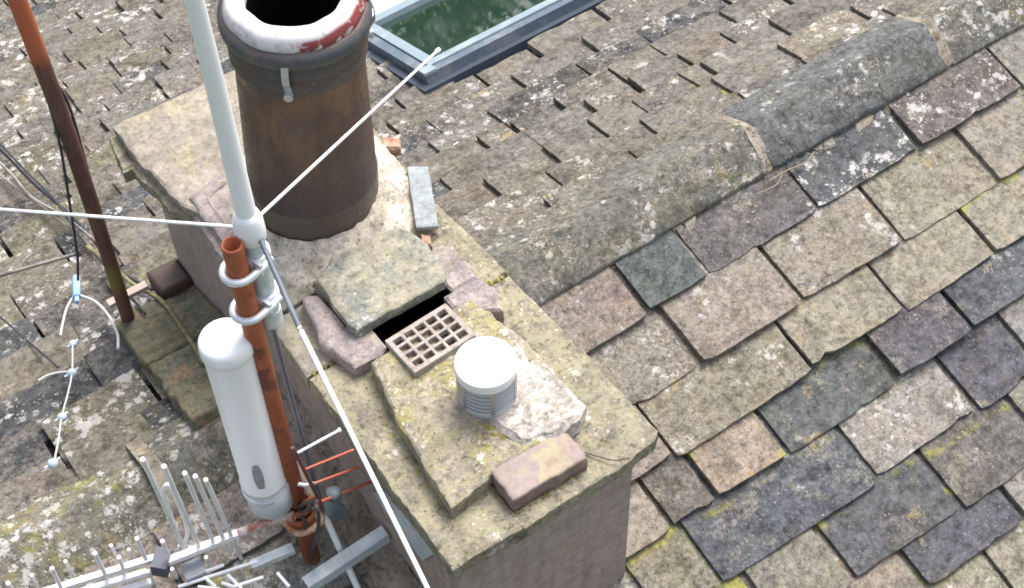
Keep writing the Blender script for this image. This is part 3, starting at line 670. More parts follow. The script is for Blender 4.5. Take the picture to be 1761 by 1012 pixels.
# haunching round the pot
PC = Vector((.010, .862, 0)); PT = Vector((.050, .872, .70)); PAX = (PT-PC).normalized(); PAX_MARK[0] = PAX
mb = MB(); n = 64; prof = [(.178, .105), (.19, .100), (.205, .085), (.225, .068), (.25, .05), (.275, .03), (.295, .006), (.30, -.02)]; vs = []
for i, (r, z) in enumerate(prof):
    for k in range(n):
        a = 2*math.pi*k/n; f = i/(len(prof)-1)
        rr = r*(1+.10*f*noise.noise(Vector((math.cos(a)*1.6, math.sin(a)*1.6, 3)))) + .008*f*noise.noise(Vector((math.cos(a)*7, math.sin(a)*7, i)))
        x = max(-.27+.02*math.sin(k), min(.262, PC.x+rr*math.cos(a))); y = PC.y+rr*math.sin(a)
        vs.append((x, y, z*(.52 + .34*max(0, math.cos(a-rad(25)))) +.026*noise.noise(Vector((x*26, y*26, 1)))*(.45+f) + .012*noise.noise(Vector((x*50, y*50, 1)))))
mb.add(vs, [(i*n+k, (i+1)*n+k, (i+1)*n+(k+1) % n, i*n+(k+1) % n) for i in range(len(prof)-1) for k in range(n)], smooth=True)
mb.build('mortar_haunching', M_FLAUN, chim)
M_TERRA = mat_stone('terracotta', (.40, .215, .15), (.38, .27, .20), patch=20, white=.2, yellow=0, speck=.3)
M_BGREY = mat_stone('blue_grey_slate', (.31, .34, .335), (.27, .30, .31), patch=20, white=.15, yellow=0, speck=.2, bumps=.2)
part_slab('slate_shim', [(.268, .790), (.316, .757), (.222, .562), (.170, .592)], .03, .045, M_BGREY, seed=22, jit=.002, disp=.001, bev=.002)
part_slab('terracotta_shard', [(.255, .90), (.295, .87), (.315, .90), (.275, .935)], -.0, .035, M_TERRA, seed=23)
part_slab('terracotta_shard', [(.150, .54), (.178, .525), (.195, .56), (.175, .58)], .0, .03, M_TERRA, seed=24)

# ---- clay pot
def mat_pot():
    m, nt, B = newmat('salt_glazed_clay'); g = NG(nt); V = g.vec(); sx = g.n('ShaderNodeSeparateXYZ'); g.L.new(V, sx.inputs[0])
    st = g.noise(g.vmul(V, (1, 1, .16)), 22, 5, .6); n1 = g.noise(V, 6, 4); n2 = g.noise(V, 60, 4, .7)
    base = g.mix(g.ramp(st, .38, .62), (.095, .055, .036), (.165, .10, .062))
    base = g.mix(g.m('MULTIPLY', g.ramp(n1, .46, .62), .7), base, (.075, .050, .045))
    # rust-orange stain below the collar and a darker foot
    up = g.ramp(sx.outputs[2], .42, .60)
    base = g.mix(g.m('MULTIPLY', g.m('MULTIPLY', up, g.ramp(g.noise(g.vmul(V, (1, 1, .3)), 16, 3), .42, .60)), .5), base, (.22, .115, .055))
    ft = g.ramp(g.m('ADD', sx.outputs[2], g.m('MULTIPLY', g.m('SUBTRACT', n1, .5), .5)), .46, .12)
    base = g.mix(g.m('MULTIPLY', ft, .8), base, (.045, .034, .038))
    cz = g.m('MULTIPLY', g.ramp(sx.outputs[2], .560, .572), g.ramp(n2, .70, .5)); base = g.mix(g.m('MULTIPLY', cz, .85), base, (.075, .068, .068))
    ring_ = g.ramp(sx.outputs[2], .142, .132); base = g.mix(g.m('MULTIPLY', ring_, .5), base, (.13, .105, .075))
    base = g.mix(g.m('MULTIPLY', g.ramp(n2, .62, .72), .25), base, (.30, .25, .2))
    g.L.new(base, B.inputs['Base Color']); B.inputs['Roughness'].default_value = .42; g.L.new(g.ramp(n2, .3, .7, .32, .62), B.inputs['Roughness']); g.bump(g.m('ADD', st, g.m('MULTIPLY', n2, .3)), .25, .003, B)
    return m
MP = mat_pot()
prof = [(.176, .03), (.177, .10), (.1775, .135), (.174, .14), (.172, .25), (.168, .40), (.165, .50), (.164, .545),
        (.169, .551), (.174, .556), (.174, .566), (.168, .573), (.166, .588), (.172, .596), (.177, .602), (.176, .612), (.169, .619), (.168, .634), (.178, .643), (.184, .652), (.186, .672), (.184, .682),
        (.172, .690), (.13, .694), (.122, .69), (.120, .66), (.135, .55), (.15, .3), (.155, -.02), (.0, -.02)]
mb = MB(); lathe(mb, prof, PC, 72, PAX, jit=.0015); pot = mb.build('chimney_pot', MP, chim)
mb = MB(); lathe(mb, [(.1195, .688), (.1185, .6), (.132, .5), (.150, .1), (.0, .05)], PC, 48, PAX); 
mb.f = [f[::-1] for f in mb.f]; mb.build('black_lining', M_BLACK, pot)
def mat_rim():
    m, nt, B = newmat('white_painted_rim'); g = NG(nt); V = g.vec(); n1 = g.noise(V, 22, 5, .7); n2 = g.noise(V, 9, 3)
    sx = g.n('ShaderNodeSeparateXYZ'); g.L.new(V, sx.inputs[0])
    # worn red band on the front right of the band only
    side = g.m('MULTIPLY', g.ramp(g.m('SUBTRACT', sx.outputs[0], g.m('MULTIPLY', sx.outputs[1], .35)), -.31, -.27), g.ramp(sx.outputs[1], .90, .85))
    low = g.ramp(sx.outputs[2], .752, .742); red = g.m('MULTIPLY', g.m('MULTIPLY', side, low), g.ramp(g.m('ADD', g.m('MULTIPLY', n1, .6), g.m('MULTIPLY', n2, .4)), .44, .50))
    base = g.mix(g.ramp(n1, .45, .7), (.62, .60, .60), (.42, .40, .41))
    base = g.mix(g.m('MULTIPLY', g.ramp(g.noise(V, 40, 4), .58, .68), .5), base, (.22, .2, .22))
    base = g.mix(red, base, (.24, .045, .045)); g.L.new(base, B.inputs['Base Color']); B.inputs['Roughness'].default_value = .6; g.bump(n1, .4, .004, B); return m
mb = MB(); lathe(mb, [(.119, .685), (.117, .715), (.122, .726), (.140, .731), (.158, .727), (.166, .718), (.172, .704), (.175, .692), (.172, .684), (.168, .683)], PC, 72, PAX, jit=.004)
rim = mb.build('painted_rim', mat_rim(), pot)
def mat_collar(): return mat_plain('dark_collar_band', (.07, .075, .085), .5, .0, var=.3, dirt=(.16, .12, .10), dirtamt=.35, scale=25)
mb = MB(); lathe(mb, [(.180, .640), (.187, .645), (.1895, .66), (.1885, .677), (.182, .684)], PC, 72, PAX); mb.build('collar_band', mat_collar(), pot)
M_GALV = mat_plain('galvanised_steel', (.50, .52, .53), .42, .55, var=.15, dirt=(.30, .28, .26), dirtamt=.25)
for ang, h1 in ((rad(-128), .705), (rad(-25), .72)):
    x, y, z = frame_of(PAX); d = Vector((math.cos(ang), math.sin(ang), 0)); s_ = Vector((-math.sin(ang), math.cos(ang), 0))
    mb = MB(); pts = [(.176, h1), (.185, .695), (.193, .67), (.193, .64), (.178, .615), (.174, .590)]
    vs = []
    for (r, h) in pts:
        c = PC + PAX*h + d*r
        for t_ in (-.009, .009): vs += [c+s_*t_, c+s_*t_+d*.003]
    fs = []
    for i in range(len(pts)-1):
        b0 = i*4; fs += [(b0+1, b0+3, b0+7, b0+5), (b0, b0+4, b0+6, b0+2), (b0, b0+1, b0+5, b0+4), (b0+2, b0+6, b0+7, b0+3)]
    mb.add(vs, fs); c = PC+PAX*.590+d*.180; tube(mb, [c-d*.006, c+d*.008], .012, 10)
    mb.build('strap_clip', M_GALV, pot)

# moss and lichen cushions in the seams of the chimney top
rs2 = random.Random(5); mb = MB(); AC = (Vector((1, 0, 0)), Vector((0, 1, 0)), Vector((0, 0, 1)))
segs = [((-.235, -.18), (-.208, .28), 60, .006), ((-.235, -.185), (-.10, -.168), 30, .004), ((-.30, .374), (-.12, .374), 24, .004), ((.205, -.12), (.198, .20), 26, .004), ((.16, .351), (.30, .351), 22, .004), ((-.105, -.26), (.12, -.262), 26, .004), ((-.165, .28), (-.10, .28), 12, .004), ((-.16, .60), (.13, .62), 26, .008)]
for (a, b, k, w_) in segs:
    for q in range(k):
        t = rs2.random(); x = a[0]+(b[0]-a[0])*t+rs2.gauss(0, w_); y = a[1]+(b[1]-a[1])*t+rs2.gauss(0, w_)
        blob(mb, Vector((x, y, -.002 if y < .55 else .035)), rs2.uniform(.003, .009), rs2.uniform(.003, .007), AC, rs2.random()*90, n=7, rows=3)
for q in range(110):
    x, y = -.02+rs2.gauss(0, .028), -.075+rs2.gauss(0, .018); blob(mb, Vector((x, y, .057)), rs2.uniform(.002, .007), rs2.uniform(.002, .004), AC, rs2.random()*90, n=6, rows=3)
o = mb.build('moss_tufts', mat_stone('ochre_lichen', (.33, .28, .075), (.22, .20, .07), (.27, .25, .14), patch=25, white=0, yellow=0, speck=.6), chim); o['kind'] = 'stuff'

# ---- small metal flue vent
VC = Vector((.020, .030, .062)); M_WHITE = mat_plain('white_cap_enamel', (.80, .80, .79), .45, 0, var=.06, dirt=(.58, .56, .52), dirtamt=.22, scale=45)
mb = MB(); lathe(mb, [(.074, -.01), (.074, .012), (.068, .016), (.068, .02), (.0, .02)], VC, 48)
vent = mb.build('flue_vent', M_GALV, chim)
mb = MB(); lathe(mb, [(.050, .0), (.050, .112)], VC, 32); mb.build('inner_sleeve', mat_plain('dull_grey_sleeve', (.05, .052, .055), .6, .3), vent)
mb = MB()
for k in range(5): lathe(mb, [(.0685, .0325+k*.0165), (.0685, .0245+k*.0165), (.0735, .022+k*.0165), (.0752, .0235+k*.0165), (.0748, .0275+k*.0165), (.0720, .0315+k*.0165), (.0685, .0325+k*.0165)], VC, 48)
for k in range(6):
    a = rad(-113+60*k); c = VC+Vector((math.cos(a), math.sin(a), 0))*.069; d = Vector((math.cos(a), math.sin(a), 0)); t_ = Vector((-d.y, d.x, 0))
    vs = [c+t_*p+d*q+Vector((0, 0, h)) for h in (.01, .115) for p in (-.0055, .0055) for q in (-.006, .006)]
    mb.add(vs, [(0, 2, 3, 1), (4, 5, 7, 6), (0, 1, 5, 4), (2, 6, 7, 3), (0, 4, 6, 2), (1, 3, 7, 5)])
mb.build('louvre_cage', mat_plain('dull_zinc', (.40, .42, .44), .38, .75, var=.15), vent)
mb = MB(); lathe(mb, [(.0, .106), (.074, .106), (.0765, .108), (.077, .112), (.077, .135), (.0755, .1385), (.072, .1395), (.04, .1405), (.0, .142)], VC, 64)
mb.build('round_cap', M_WHITE, vent)

# ---- clay air grille lying on the bed
mb = MB(); gu, gv, nxh, nyh = .192, .134, 5, 4; rim_ = .014; bar = .0085
xs = [0, rim_]; cw = (gu-2*rim_-(nxh-1)*bar)/nxh
for i in range(nxh): xs.append(xs[-1]+cw); xs.append(xs[-1]+(bar if i < nxh-1 else rim_))
ys = [0, rim_]; ch = (gv-2*rim_-(nyh-1)*bar)/nyh
for i in range(nyh): ys.append(ys[-1]+ch); ys.append(ys[-1]+(bar if i < nyh-1 else rim_))
holes = set((2*i+1, 2*j+1) for i in range(nxh) for j in range(nyh)); idx = {}; vs = []
def gv_(i, j, k):
    key = (i, j, k)
    if key not in idx: idx[key] = len(vs); vs.append(Vector((xs[i], ys[j], 0.022 if k else 0)))
    return idx[key]
fs = []; NX, NY = len(xs)-1, len(ys)-1
for i in range(NX):
    for j in range(NY):
        if (i, j) in holes: continue
        fs.append((gv_(i, j, 1), gv_(i+1, j, 1), gv_(i+1, j+1, 1), gv_(i, j+1, 1))); fs.append((gv_(i, j, 0), gv_(i, j+1, 0), gv_(i+1, j+1, 0), gv_(i+1, j, 0)))
        for di, dj, a, b in ((-1, 0, (i, j+1), (i, j)), (1, 0, (i+1, j), (i+1, j+1)), (0, -1, (i, j), (i+1, j)), (0, 1, (i+1, j+1), (i, j+1))):
            q = (i+di, j+dj)
            if q in holes or not (0 <= q[0] < NX and 0 <= q[1] < NY): fs.append((gv_(*a, 0), gv_(*b, 0), gv_(*b, 1), gv_(*a, 1)))
gx = Matrix.Translation((-.101, .174, .058)) @ Matrix.Rotation(rad(2.5), 4, 'Z') @ Matrix.Rotation(rad(-3), 4, 'X')
mb.add([gx @ v for v in vs], fs)
M_CLAY = mat_stone('buff_clay', (.38, .335, .295), (.34, .305, .275), patch=20, white=.1, yellow=.05, speck=.3, bumps=.3)
grille = mb.build('air_grille', M_CLAY, chim)
bv = grille.modifiers.new('b', 'BEVEL'); bv.width = .0015; bv.segments = 1
mb = MB(); mb.add([gx @ Vector(v) for v in ((.01, .01, .001), (gu-.01, .01, .001), (gu-.01, gv-.01, .001), (.01, gv-.01, .001))], [(0, 1, 2, 3)]); mb.build('grille_backing', mat_plain('grille_dark', (.05, .045, .04), .95, var=.5), grille)  # dark sheet behind the grille holes

# ================================================================ MASTS AND AERIALS
def mat_rust(name, a, b, c, sc=18, stretch=(1, 1, .3)):
    m, nt, B = newmat(name); g = NG(nt); V = g.vec(); st = g.noise(g.vmul(V, stretch), sc, 5, .7); f = g.noise(V, 90, 4, .7)
    base = g.mix(g.ramp(st, .38, .6), a, b); base = g.mix(g.ramp(g.noise(V, 12, 4), .56, .66), base, c)
    v = g.m('ADD', g.m('MULTIPLY', f, .7), .65); cc = g.n('ShaderNodeCombineColor'); [g.L.new(v, cc.inputs[i]) for i in range(3)]
    g.L.new(g.mix(1., base, cc.outputs[0], 'MULTIPLY'), B.inputs['Base Color']); B.inputs['Roughness'].default_value = .75; g.bump(f, .4, .002, B); return m
M_RUST = mat_rust('red_rust', (.33, .085, .035), (.38, .115, .045), (.17, .055, .035))
M_WPAINT = mat_plain('white_fibreglass', (.88, .88, .88), .4, 0, var=.06, dirt=(.56, .57, .58), dirtamt=.22, scale=22, bumps=.03, stretch=(1, 1, .25))
M_ALU = mat_plain('weathered_aluminium', (.84, .83, .86), .45, .10, var=.12, dirt=(.38, .36, .37), dirtamt=.2, scale=40)
M_CAST = mat_plain('pale_blue_zinc', (.52, .60, .62), .45, .35, var=.15, dirt=(.75, .78, .80), dirtamt=.4)
M_CABLE = mat_plain('black_cable', (.035, .038, .048), .5, 0, var=.2)
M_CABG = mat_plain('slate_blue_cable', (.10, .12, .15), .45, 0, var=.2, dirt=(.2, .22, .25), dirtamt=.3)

MX, MY = -.46, .236
mast = tag(empty('rusty_mast', (MX, MY, -.62)), 'rusty red steel mast standing against the chimney side between the white tube and whip aerial', 'mast')
mb = MB(); lathe(mb, [(.0, -.60), (.0242, -.60), (.0238, .80), (.0228, .806), (.019, .806), (.0185, .60), (.0, .60)], (MX, MY, 0), 28); mb.build('pole', M_RUST, mast)
M_CREAM = mat_plain('cream_strip', (.66, .60, .48), .6, 0, var=.1, dirt=(.45, .25, .14), dirtamt=.3)
mb = MB(); tube(mb, [at(511, 795, 0, -.415), at(528, 838, 0, -.418), at(547, 890, 0, -.425)], [.006, .013, .010], 8); mb.build('cream_strip', M_CREAM, mast)
def clamp_ring(z, r=.034, mat=M_RUST, name='clamp', parent=mast, c=(MX, MY)):
    mb = MB(); lathe(mb, [(r-.003, z-.012), (r+.004, z-.011), (r+.004, z+.011), (r-.003, z+.012)], (*c, 0), 24)
    tube(mb, [Vector((c[0]+r, c[1]-.012, z)), Vector((c[0]+r+.03, c[1]-.03, z))], .005, 8)
    return mb.build(name, mat, parent)
clamp_ring(-.30, mat=M_RUST); clamp_ring(-.345, r=.037, mat=M_RUST)

# whip aerial with hub, radials and clamps
WX = -.408; hb = at(427, 385, 0, WX); WY = hb.y; HZ = hb.z
whip = tag(empty('whip_aerial', (WX, WY, HZ-.3)), 'tall white whip aerial with thin radial rods, clamped to the top of the rusty mast', 'antenna')
top = at(318, -60, 1, WY-.0)
mb = MB(); tube(mb, [(WX, WY, HZ), (WX, WY, HZ+.03), (WX, WY, HZ+.45), (WX-.004, WY, HZ+1.0), (WX-.004, WY, HZ+1.5)], [.026, .0225, .0195, .0155, .013], 20); mb.build('whip', M_WPAINT, whip)
mb = MB(); lathe(mb, [(0, -.05), (.028, -.05), (.033, -.042), (.034, -.02), (.033, .010), (.029, .026), (.024, .04), (.0, .04)], (WX, WY, HZ), 28); mb.build('hub', M_WPAINT, whip)
mb = MB(); tube(mb, [(WX, WY, HZ-.045), (WX, WY, HZ-.33)], .0265, 20)
tube(mb, [(WX, WY, HZ-.30), (WX, WY, HZ-.35)], .028, 16)
mb.build('mount_tube', M_CAST, whip)
def rod(mb, a, b, r0, r1=None, n=8):
    a, b = Vector(a), Vector(b); tube(mb, [a, a.lerp(b, .5), b], [r0, (r0+(r1 or r0))/2, r1 or r0], n)
tips = [at(750, 90, 2, HZ-.055), None, None]
mb = MB(); rod(mb, (WX+.02, WY+.01, HZ-.012), tips[0], .0042, .0034); tube(mb, [tips[0], tips[0]+(tips[0]-hb).normalized()*.012], .0058, 8); mb.build('radial_rod', M_ALU, whip)
lf = at(0, 359, 2, HZ-.055); d = lf-hb; mb = MB(); rod(mb, (WX-.02, WY+.015, HZ-.012), hb+d*1.25, .0042, .0034); mb.build('radial_rod', M_ALU, whip)
dn = at(735, 1012, 2, HZ-.10); d = dn-hb; mb = MB(); p1 = hb+d*.31
rod(mb, p1, hb+d*1.12, .0058, .0046); mb.build('radial_rod', M_WPAINT, whip)
mb = MB(); rod(mb, (WX+.01, WY-.02, HZ-.03), p1+d*.01, .0062, .0062); mb.build('radial_shaded_length', M_CABG, whip)  # dark tube stands in for shade on the upper part of this radial
for z in (HZ-.105, HZ-.245):
    mb = MB(); c1 = Vector((MX, MY, z)); c2 = Vector((WX, WY, z)); ax = (c2-c1).normalized(); sd_ = Vector((-ax.y, ax.x, 0))
    path = [c2+sd_*.038-ax*.01] + [c1 + (-ax*math.cos(t)+sd_*math.sin(t))*.0345 for t in [rad(q) for q in range(90, -91, -20)]] + [c2-sd_*.038-ax*.01]
    tube(mb, path, .0090, 10)
    up = Vector((0, 0, 1))
    for q in (-1, 1): tube(mb, [c2+sd_*.036*q-ax*.016, c2+sd_*.036*q+ax*.012], .0085, 8)
    vs = [c1.lerp(c2, .55)+sd_*a+up*b+ax*c for a in (-.042, .042) for b in (-.018, .018) for c in (-.004, .004)]
    mb.add(vs, [(0, 1, 3, 2), (4, 6, 7, 5), (0, 4, 5, 1), (2, 3, 7, 6), (0, 2, 6, 4), (1, 5, 7, 3)])
    lathe(mb, [(.0265, z-.016), (.034, z-.015), (.034, z+.015), (.0265, z+.016)], (WX, WY, 0), 20)
    mb.build('pipe_clamp', mat_plain('bright_zinc', (.70, .72, .74), .4, .4, var=.15) if z > HZ-.2 else bpy.data.materials['bright_zinc'], whip)
# coax from the foot of the mount
mb = MB(); tube(mb, smoothpath([(WX, WY, HZ-.34), at(476, 590, 0, -.405), at(500, 680, 0, -.40), at(527, 780, 0, -.40), at(548, 850, 0, -.405), at(556, 885, 0, -.41)]), .0062, 10)
tag(mb.build('coax_cable', M_CABG), 'dark coax cable running down from the whip aerial mount along the rusty mast', 'cable')
mb = MB(); a = at(554, 878, 0, -.405); b = at(618, 1018, 0, -.40); rod(mb, a, b+(b-a)*.25, .0095, .0095, 12)
tag(mb.build('white_rod', M_WPAINT), 'thick white rod slanting down from the red clamps in front of the steel bracket', 'rod')

# white tube aerial
TX, TY = -.522, .262; tz1 = at(386, 583, 0, TX); TY = tz1.y; TZ = tz1.z; bz = at(457, 828, 0, TX).z
ta = tag(empty('tube_aerial', (TX, TY, bz)), 'fat white round topped tube aerial on the left of the rusty mast', 'antenna')
R_ = .0585
mb = MB(); lathe(mb, [(0, .009), (.030, .0085), (.050, .006), (.058, .001), (.0618, -.007), (.0632, -.020), (.0630, -.040), (R_+.001, -.044), (R_, -.05), (R_, bz-TZ+.02), (R_+.003, bz-TZ+.014), (R_+.001, bz-TZ), (0, bz-TZ)], (TX, TY, TZ), 48)
tu = mb.build('radome', M_WPAINT, ta)
mb = MB(); lathe(mb, [(0, 0), (.060, 0), (.0605, -.105), (.054, -.118), (0, -.118)], (TX+.003, TY-.003, bz), 40); 
mb.build('grey_end_cap', mat_plain('grey_plastic', (.47, .50, .51), .5, 0, var=.08, dirt=(.65, .66, .66), dirtamt=.3), ta)
mb = MB(); v0 = Vector(CAM)-Vector((TX, TY, 0)); a0 = math.atan2(v0.y, v0.x)-rad(12)
vs = []; fs = []
for j in range(9):
    h = bz+.05+.115*j/8
    ww = .42*math.sin(math.pi*min(1, max(.12, (j+.6)/9)))**.4
    for i in range(5):
        a = a0+ww*(i/4-.5); vs.append(Vector((TX+(R_+.0018)*math.cos(a), TY+(R_+.0018)*math.sin(a), h)))
fs = [(j*5+i, j*5+i+1, (j+1)*5+i+1, (j+1)*5+i) for j in range(8) for i in range(4)]
mb.add(vs, fs, smooth=True); mb.build('oval_label', mat_plain('grey_label', (.30, .31, .31), .5, var=.25, scale=60), ta)
mb = MB(); lathe(mb, [(.0585, bz-.035), (.0625, bz-.033), (.0625, bz-.02), (.0585, bz-.018)], (TX, TY, 0), 36)
tube(mb, [Vector((TX+.05, TY-.03, bz-.027)), Vector((MX+.02, MY-.035, bz-.027)), Vector((MX+.045, MY-.03, bz-.05))], .006, 8); mb.build('hose_clamp', bpy.data.materials['bright_zinc'], ta)

# yagi
ZB = -.30; A_ = at(60, 1025, 2, ZB); A1_ = at(266, 960, 2, ZB); A2_ = at(283, 968, 2, ZB-.005); B_ = at(409, 918, 2, ZB); E_ = at(482, 892, 2, ZB)
bd = (B_-A_).normalized(); nn = Vector((-bd.y, bd.x, 0)); ed = (Vector((0, 0, 1))-.3*nn).normalized(); pn = np.array(bd.cross(ed))
# a second, lower aerial shares the clamp
yg = tag(empty('comb_aerial', tuple(E_)), 'aluminium comb aerial with many thin parallel rods, lower left of the white tube', 'antenna')
mb = MB()
def flatbar(mb, a, b, wd, th):
    a, b = Vector(a), Vector(b); d = (b-a).normalized(); s_ = d.cross(Vector((0, 0, 1))).normalized(); u_ = s_.cross(d)
    vs = [p+s_*i*wd/2+u_*j*th/2 for p in (a, b) for i in (-1, 1) for j in (-1, 1)]
    mb.add(vs, [(0, 1, 3, 2), (4, 6, 7, 5), (0, 4, 5, 1), (2, 3, 7, 6), (0, 2, 6, 4), (1, 5, 7, 3)])
flatbar(mb, A_-bd*.3, A1_, .017, .017); mb.build('boom', M_ALU, yg)
mb = MB(); flatbar(mb, A2_, B_, .02, .018); mb.build('boom', M_ALU, yg)
mb = MB(); flatbar(mb, A1_-bd*.004+Vector((0, 0, -.012)), A2_+bd*.012+Vector((0, 0, -.012)), .06, .05); mb.build('joint_block', mat_plain('dark_grey_plastic', (.06, .065, .09), .5), yg)
mb = MB(); tube(mb, smoothpath([B_, at(440, 905, 2, ZB), E_, at(505, 888, 2, ZB+.01)]), [.012]*18+[.014], 10); mb.build('rusty_stub', mat_rust('peeling_rust', (.40, .16, .10), (.66, .60, .56), (.30, .08, .05), 40, (1, 1, 1)), yg)
def el(x0, y0, x1, y1, r=.0038, off=0, name='element_rod', mat=None):
    p0 = np.array(B_)+np.array(nn)*off; a = atpl(x0, y0, p0, pn); b = atpl(x1, y1, p0, pn)
    m_ = MB(); rod(m_, a, b, r); m_.build(name, mat or M_ALU, yg)
Z4 = lambda x, y: (x/2.935, 720+y/2.935)
for q in ((720, 205, 918, 640), (828, 240, 1010, 655), (932, 275, 1105, 690), (985, 290, 1165, 690), (1038, 308, 1222, 715)):
    el(*Z4(q[0], q[1]), *Z4(q[2], q[3]), r=.0056)
for q in ((478, 680, 545, 815), (690, 605, 735, 710), (262, 755, 312, 862), (820, 618, 842, 672), (40, 830, 70, 890), (745, 770, 795, 860), (868, 758, 925, 860), (1040, 700, 1100, 860), (1195, 755, 1245, 865), (1245, 755, 1295, 865), (600, 700, 650, 830)):
    el(*Z4(q[0], q[1]), *Z4(q[2], q[3]), r=.0056)
for q in ((560, 640, 590, 700), (330, 720, 372, 800), (980, 760, 1060, 870), (1075, 760, 1130, 870), (1290, 735, 1350, 860), (160, 790, 200, 870), (905, 640, 960, 760), (960, 650, 1030, 800), (650, 660, 690, 750), (410, 800, 440, 870), (510, 780, 550, 870), (1330, 720, 1390, 850), (1010, 640, 1075, 780)):
    el(*Z4(q[0], q[1]), *Z4(q[2], q[3]), r=.0046, off=.05)
# folded dipole
m_ = MB(); p0 = np.array(B_)+np.array(nn)*.02
q = [atpl(*Z4(*c), p0, pn) for c in ((822, 360), (860, 345), (945, 560), (918, 640), (900, 600))]
tube(m_, smoothpath([q[0], q[1], q[2], q[3], q[4], q[0]], 4), .0055, 8); m_.build('folded_dipole', M_ALU, yg)
for dz_, q in ((-.05, ((540, 835), (740, 775))), (-.08, ((560, 870), (765, 825)))):
    m_ = MB(); flatbar(m_, at(*Z4(*q[0]), 2, ZB+dz_)-bd*.25, at(*Z4(*q[1]), 2, ZB+dz_), .016, .014); m_.build('reflector_bar', M_ALU, yg)
m_ = MB(); flatbar(m_, at(317, 990, 2, ZB-.06), at(350, 975, 2, ZB-.06), .05, .03); m_.build('feed_box', mat_plain('grey_feed_box', (.30, .31, .34), .5), yg)
m_ = MB()
for a_, b_ in (((1000, 850), (1110, 860)), ((1030, 800), (1090, 850)), ((1150, 790), (1220, 860)), ((1120, 830), (1180, 850)), ((960, 800), (1130, 740)), ((900, 850), (1300, 720)), ((1180, 850), (1330, 800)), ((1400, 780), (1460, 850))):
    rod(m_, at(*Z4(*a_), 2, ZB-.06), at(*Z4(*b_), 2, ZB-.06), .005)
m_.build('lattice_bars', M_ALU, yg)
# support arm of the lower aerial
m_ = MB(); flatbar(m_, at(*Z4(1270, 745), 2, -.42), at(*Z4(1480, 655), 2, -.42), .026, .02)
tag(m_.build('short_steel_arm', M_CAST), 'short pale steel arm just below the grey tube end, beside the comb aerial rods', 'bracket arm')
# tangle of black leads under the tube
def pxpath(pts, ax, v): return smoothpath([at(x, y, ax, v) for x, y in pts])
m_ = MB()
for pts in (((445, 925), (458, 900), (475, 905), (500, 880), (520, 868), (545, 862)), ((440, 960), (462, 935), (455, 905), (480, 890), (510, 905)), ((475, 880), (500, 870), (525, 900), (520, 940)), ((370, 1010), (385, 960), (440, 930), (468, 915)), ((470, 1010), (490, 960), (512, 930), (505, 890), (480, 870)), ((500, 860), (520, 880), (540, 870), (548, 900), (535, 960), (530, 1015)), ((400, 985), (430, 950), (470, 945), (500, 920))):
    tube(m_, pxpath(pts, 0, -.47), .0052, 8)
tag(m_.build('tangled_leads', M_CABLE), 'tangle of black leads looped below the grey end of the white tube', 'cable')
m_ = MB(); lathe(m_, [(.028, -.02), (.043, -.016), (.047, .0), (.043, .014), (.030, .018)], (MX, MY, -.385), 24)
tube(m_, smoothpath([(MX-.05, MY+.02, -.36), (MX-.03, MY-.04, -.37), (MX+.03, MY-.05, -.36), (MX+.055, MY-.01, -.35)]), .010, 8)
m_.build('rust_collar', mat_rust('flaking_collar', (.42, .14, .06), (.55, .38, .26), (.30, .07, .03), 30, (1, 1, 1)), mast)

# small red rod aerial behind the mast
YA = .13
ra = tag(empty('red_rod_aerial', tuple(at(553, 850, 1, YA))), 'small aerial of four short thin rods, mostly red, right of the rusty mast', 'antenna')
m_ = MB(); tube(m_, [at(503, 770, 1, YA), at(552, 866, 1, YA), at(556, 880, 1, YA)], .005, 8); m_.build('upright', mat_plain('dark_red_upright', (.12, .05, .05), .6, var=.3), ra)
m_ = MB(); tube(m_, [Vector((MX, MY, -.31)), at(545, 856, 1, YA)], .007, 8); m_.build('support_arm', M_RUST, ra)
M_REDR = mat_plain('red_rod_paint', (.40, .09, .055), .6, 0, var=.2, dirt=(.45, .26, .2), dirtamt=.3, scale=50)
for k, (a_, b_, mt) in enumerate((((512, 779), (582, 741), M_WPAINT), ((524, 808), (608, 774), M_REDR), ((540, 832), (613, 805), M_REDR), ((545, 866), (636, 830), M_REDR))):
    m_ = MB(); tube(m_, [at(*a_, 1, YA), at(*b_, 1, YA)], .0036 if k != 3 else .0046, 8)
    if k != 1: tube(m_, [at(*b_, 1, YA), at(*b_, 1, YA)+Vector((.006, 0, 0))], .006, 8)
    o = m_.build('element_rod', mt, ra)
    if k == 0: o['label'] = 'white element rod'
m_ = MB(); lathe(m_, [(0, .0), (.017, 0), (.021, -.005), (.021, -.018), (.014, -.026), (0, -.026)], at(573, 846, 1, YA+.01), 20)
M_TEAL = mat_plain('teal_grey_box', (.10, .13, .14), .5, var=.2); m_.build('junction_cap', M_TEAL, ra)
m_ = MB(); flatbar(m_, at(575, 880, 1, YA+.02)+Vector((-.015, 0, .03)), at(575, 880, 1, YA+.02)+Vector((.02, 0, -.02)), .04, .03); m_.build('junction_box', M_TEAL, ra)

# steel wall bracket
bk = tag(empty('wall_bracket', (-.27, .14, -.5)), 'galvanised steel mast bracket with a flat plate under the coping and a long arm', 'bracket')
m_ = MB(); xx = X0-.012
vs = [at(640, 850, 0, xx), at(655, 843, 0, xx), at(750, 950, 0, xx), at(727, 965, 0, xx)]
vs = vs+[v+Vector((.006, 0, 0)) for v in vs]; m_.add(vs, [(0, 1, 2, 3), (7, 6, 5, 4), (0, 4, 5, 1), (1, 5, 6, 2), (2, 6, 7, 3), (3, 7, 4, 0)])
m_.build('plate', M_CAST, bk)
a = at(662, 913, 0, xx); b = at(525, 1003, 1, a.y)
m_ = MB(); flatbar(m_, a, b, .036, .006); flatbar(m_, a+Vector((0, -.016, -.018)), b+Vector((0, -.016, -.018)), .006, .036); m_.build('arm', M_CAST, bk)

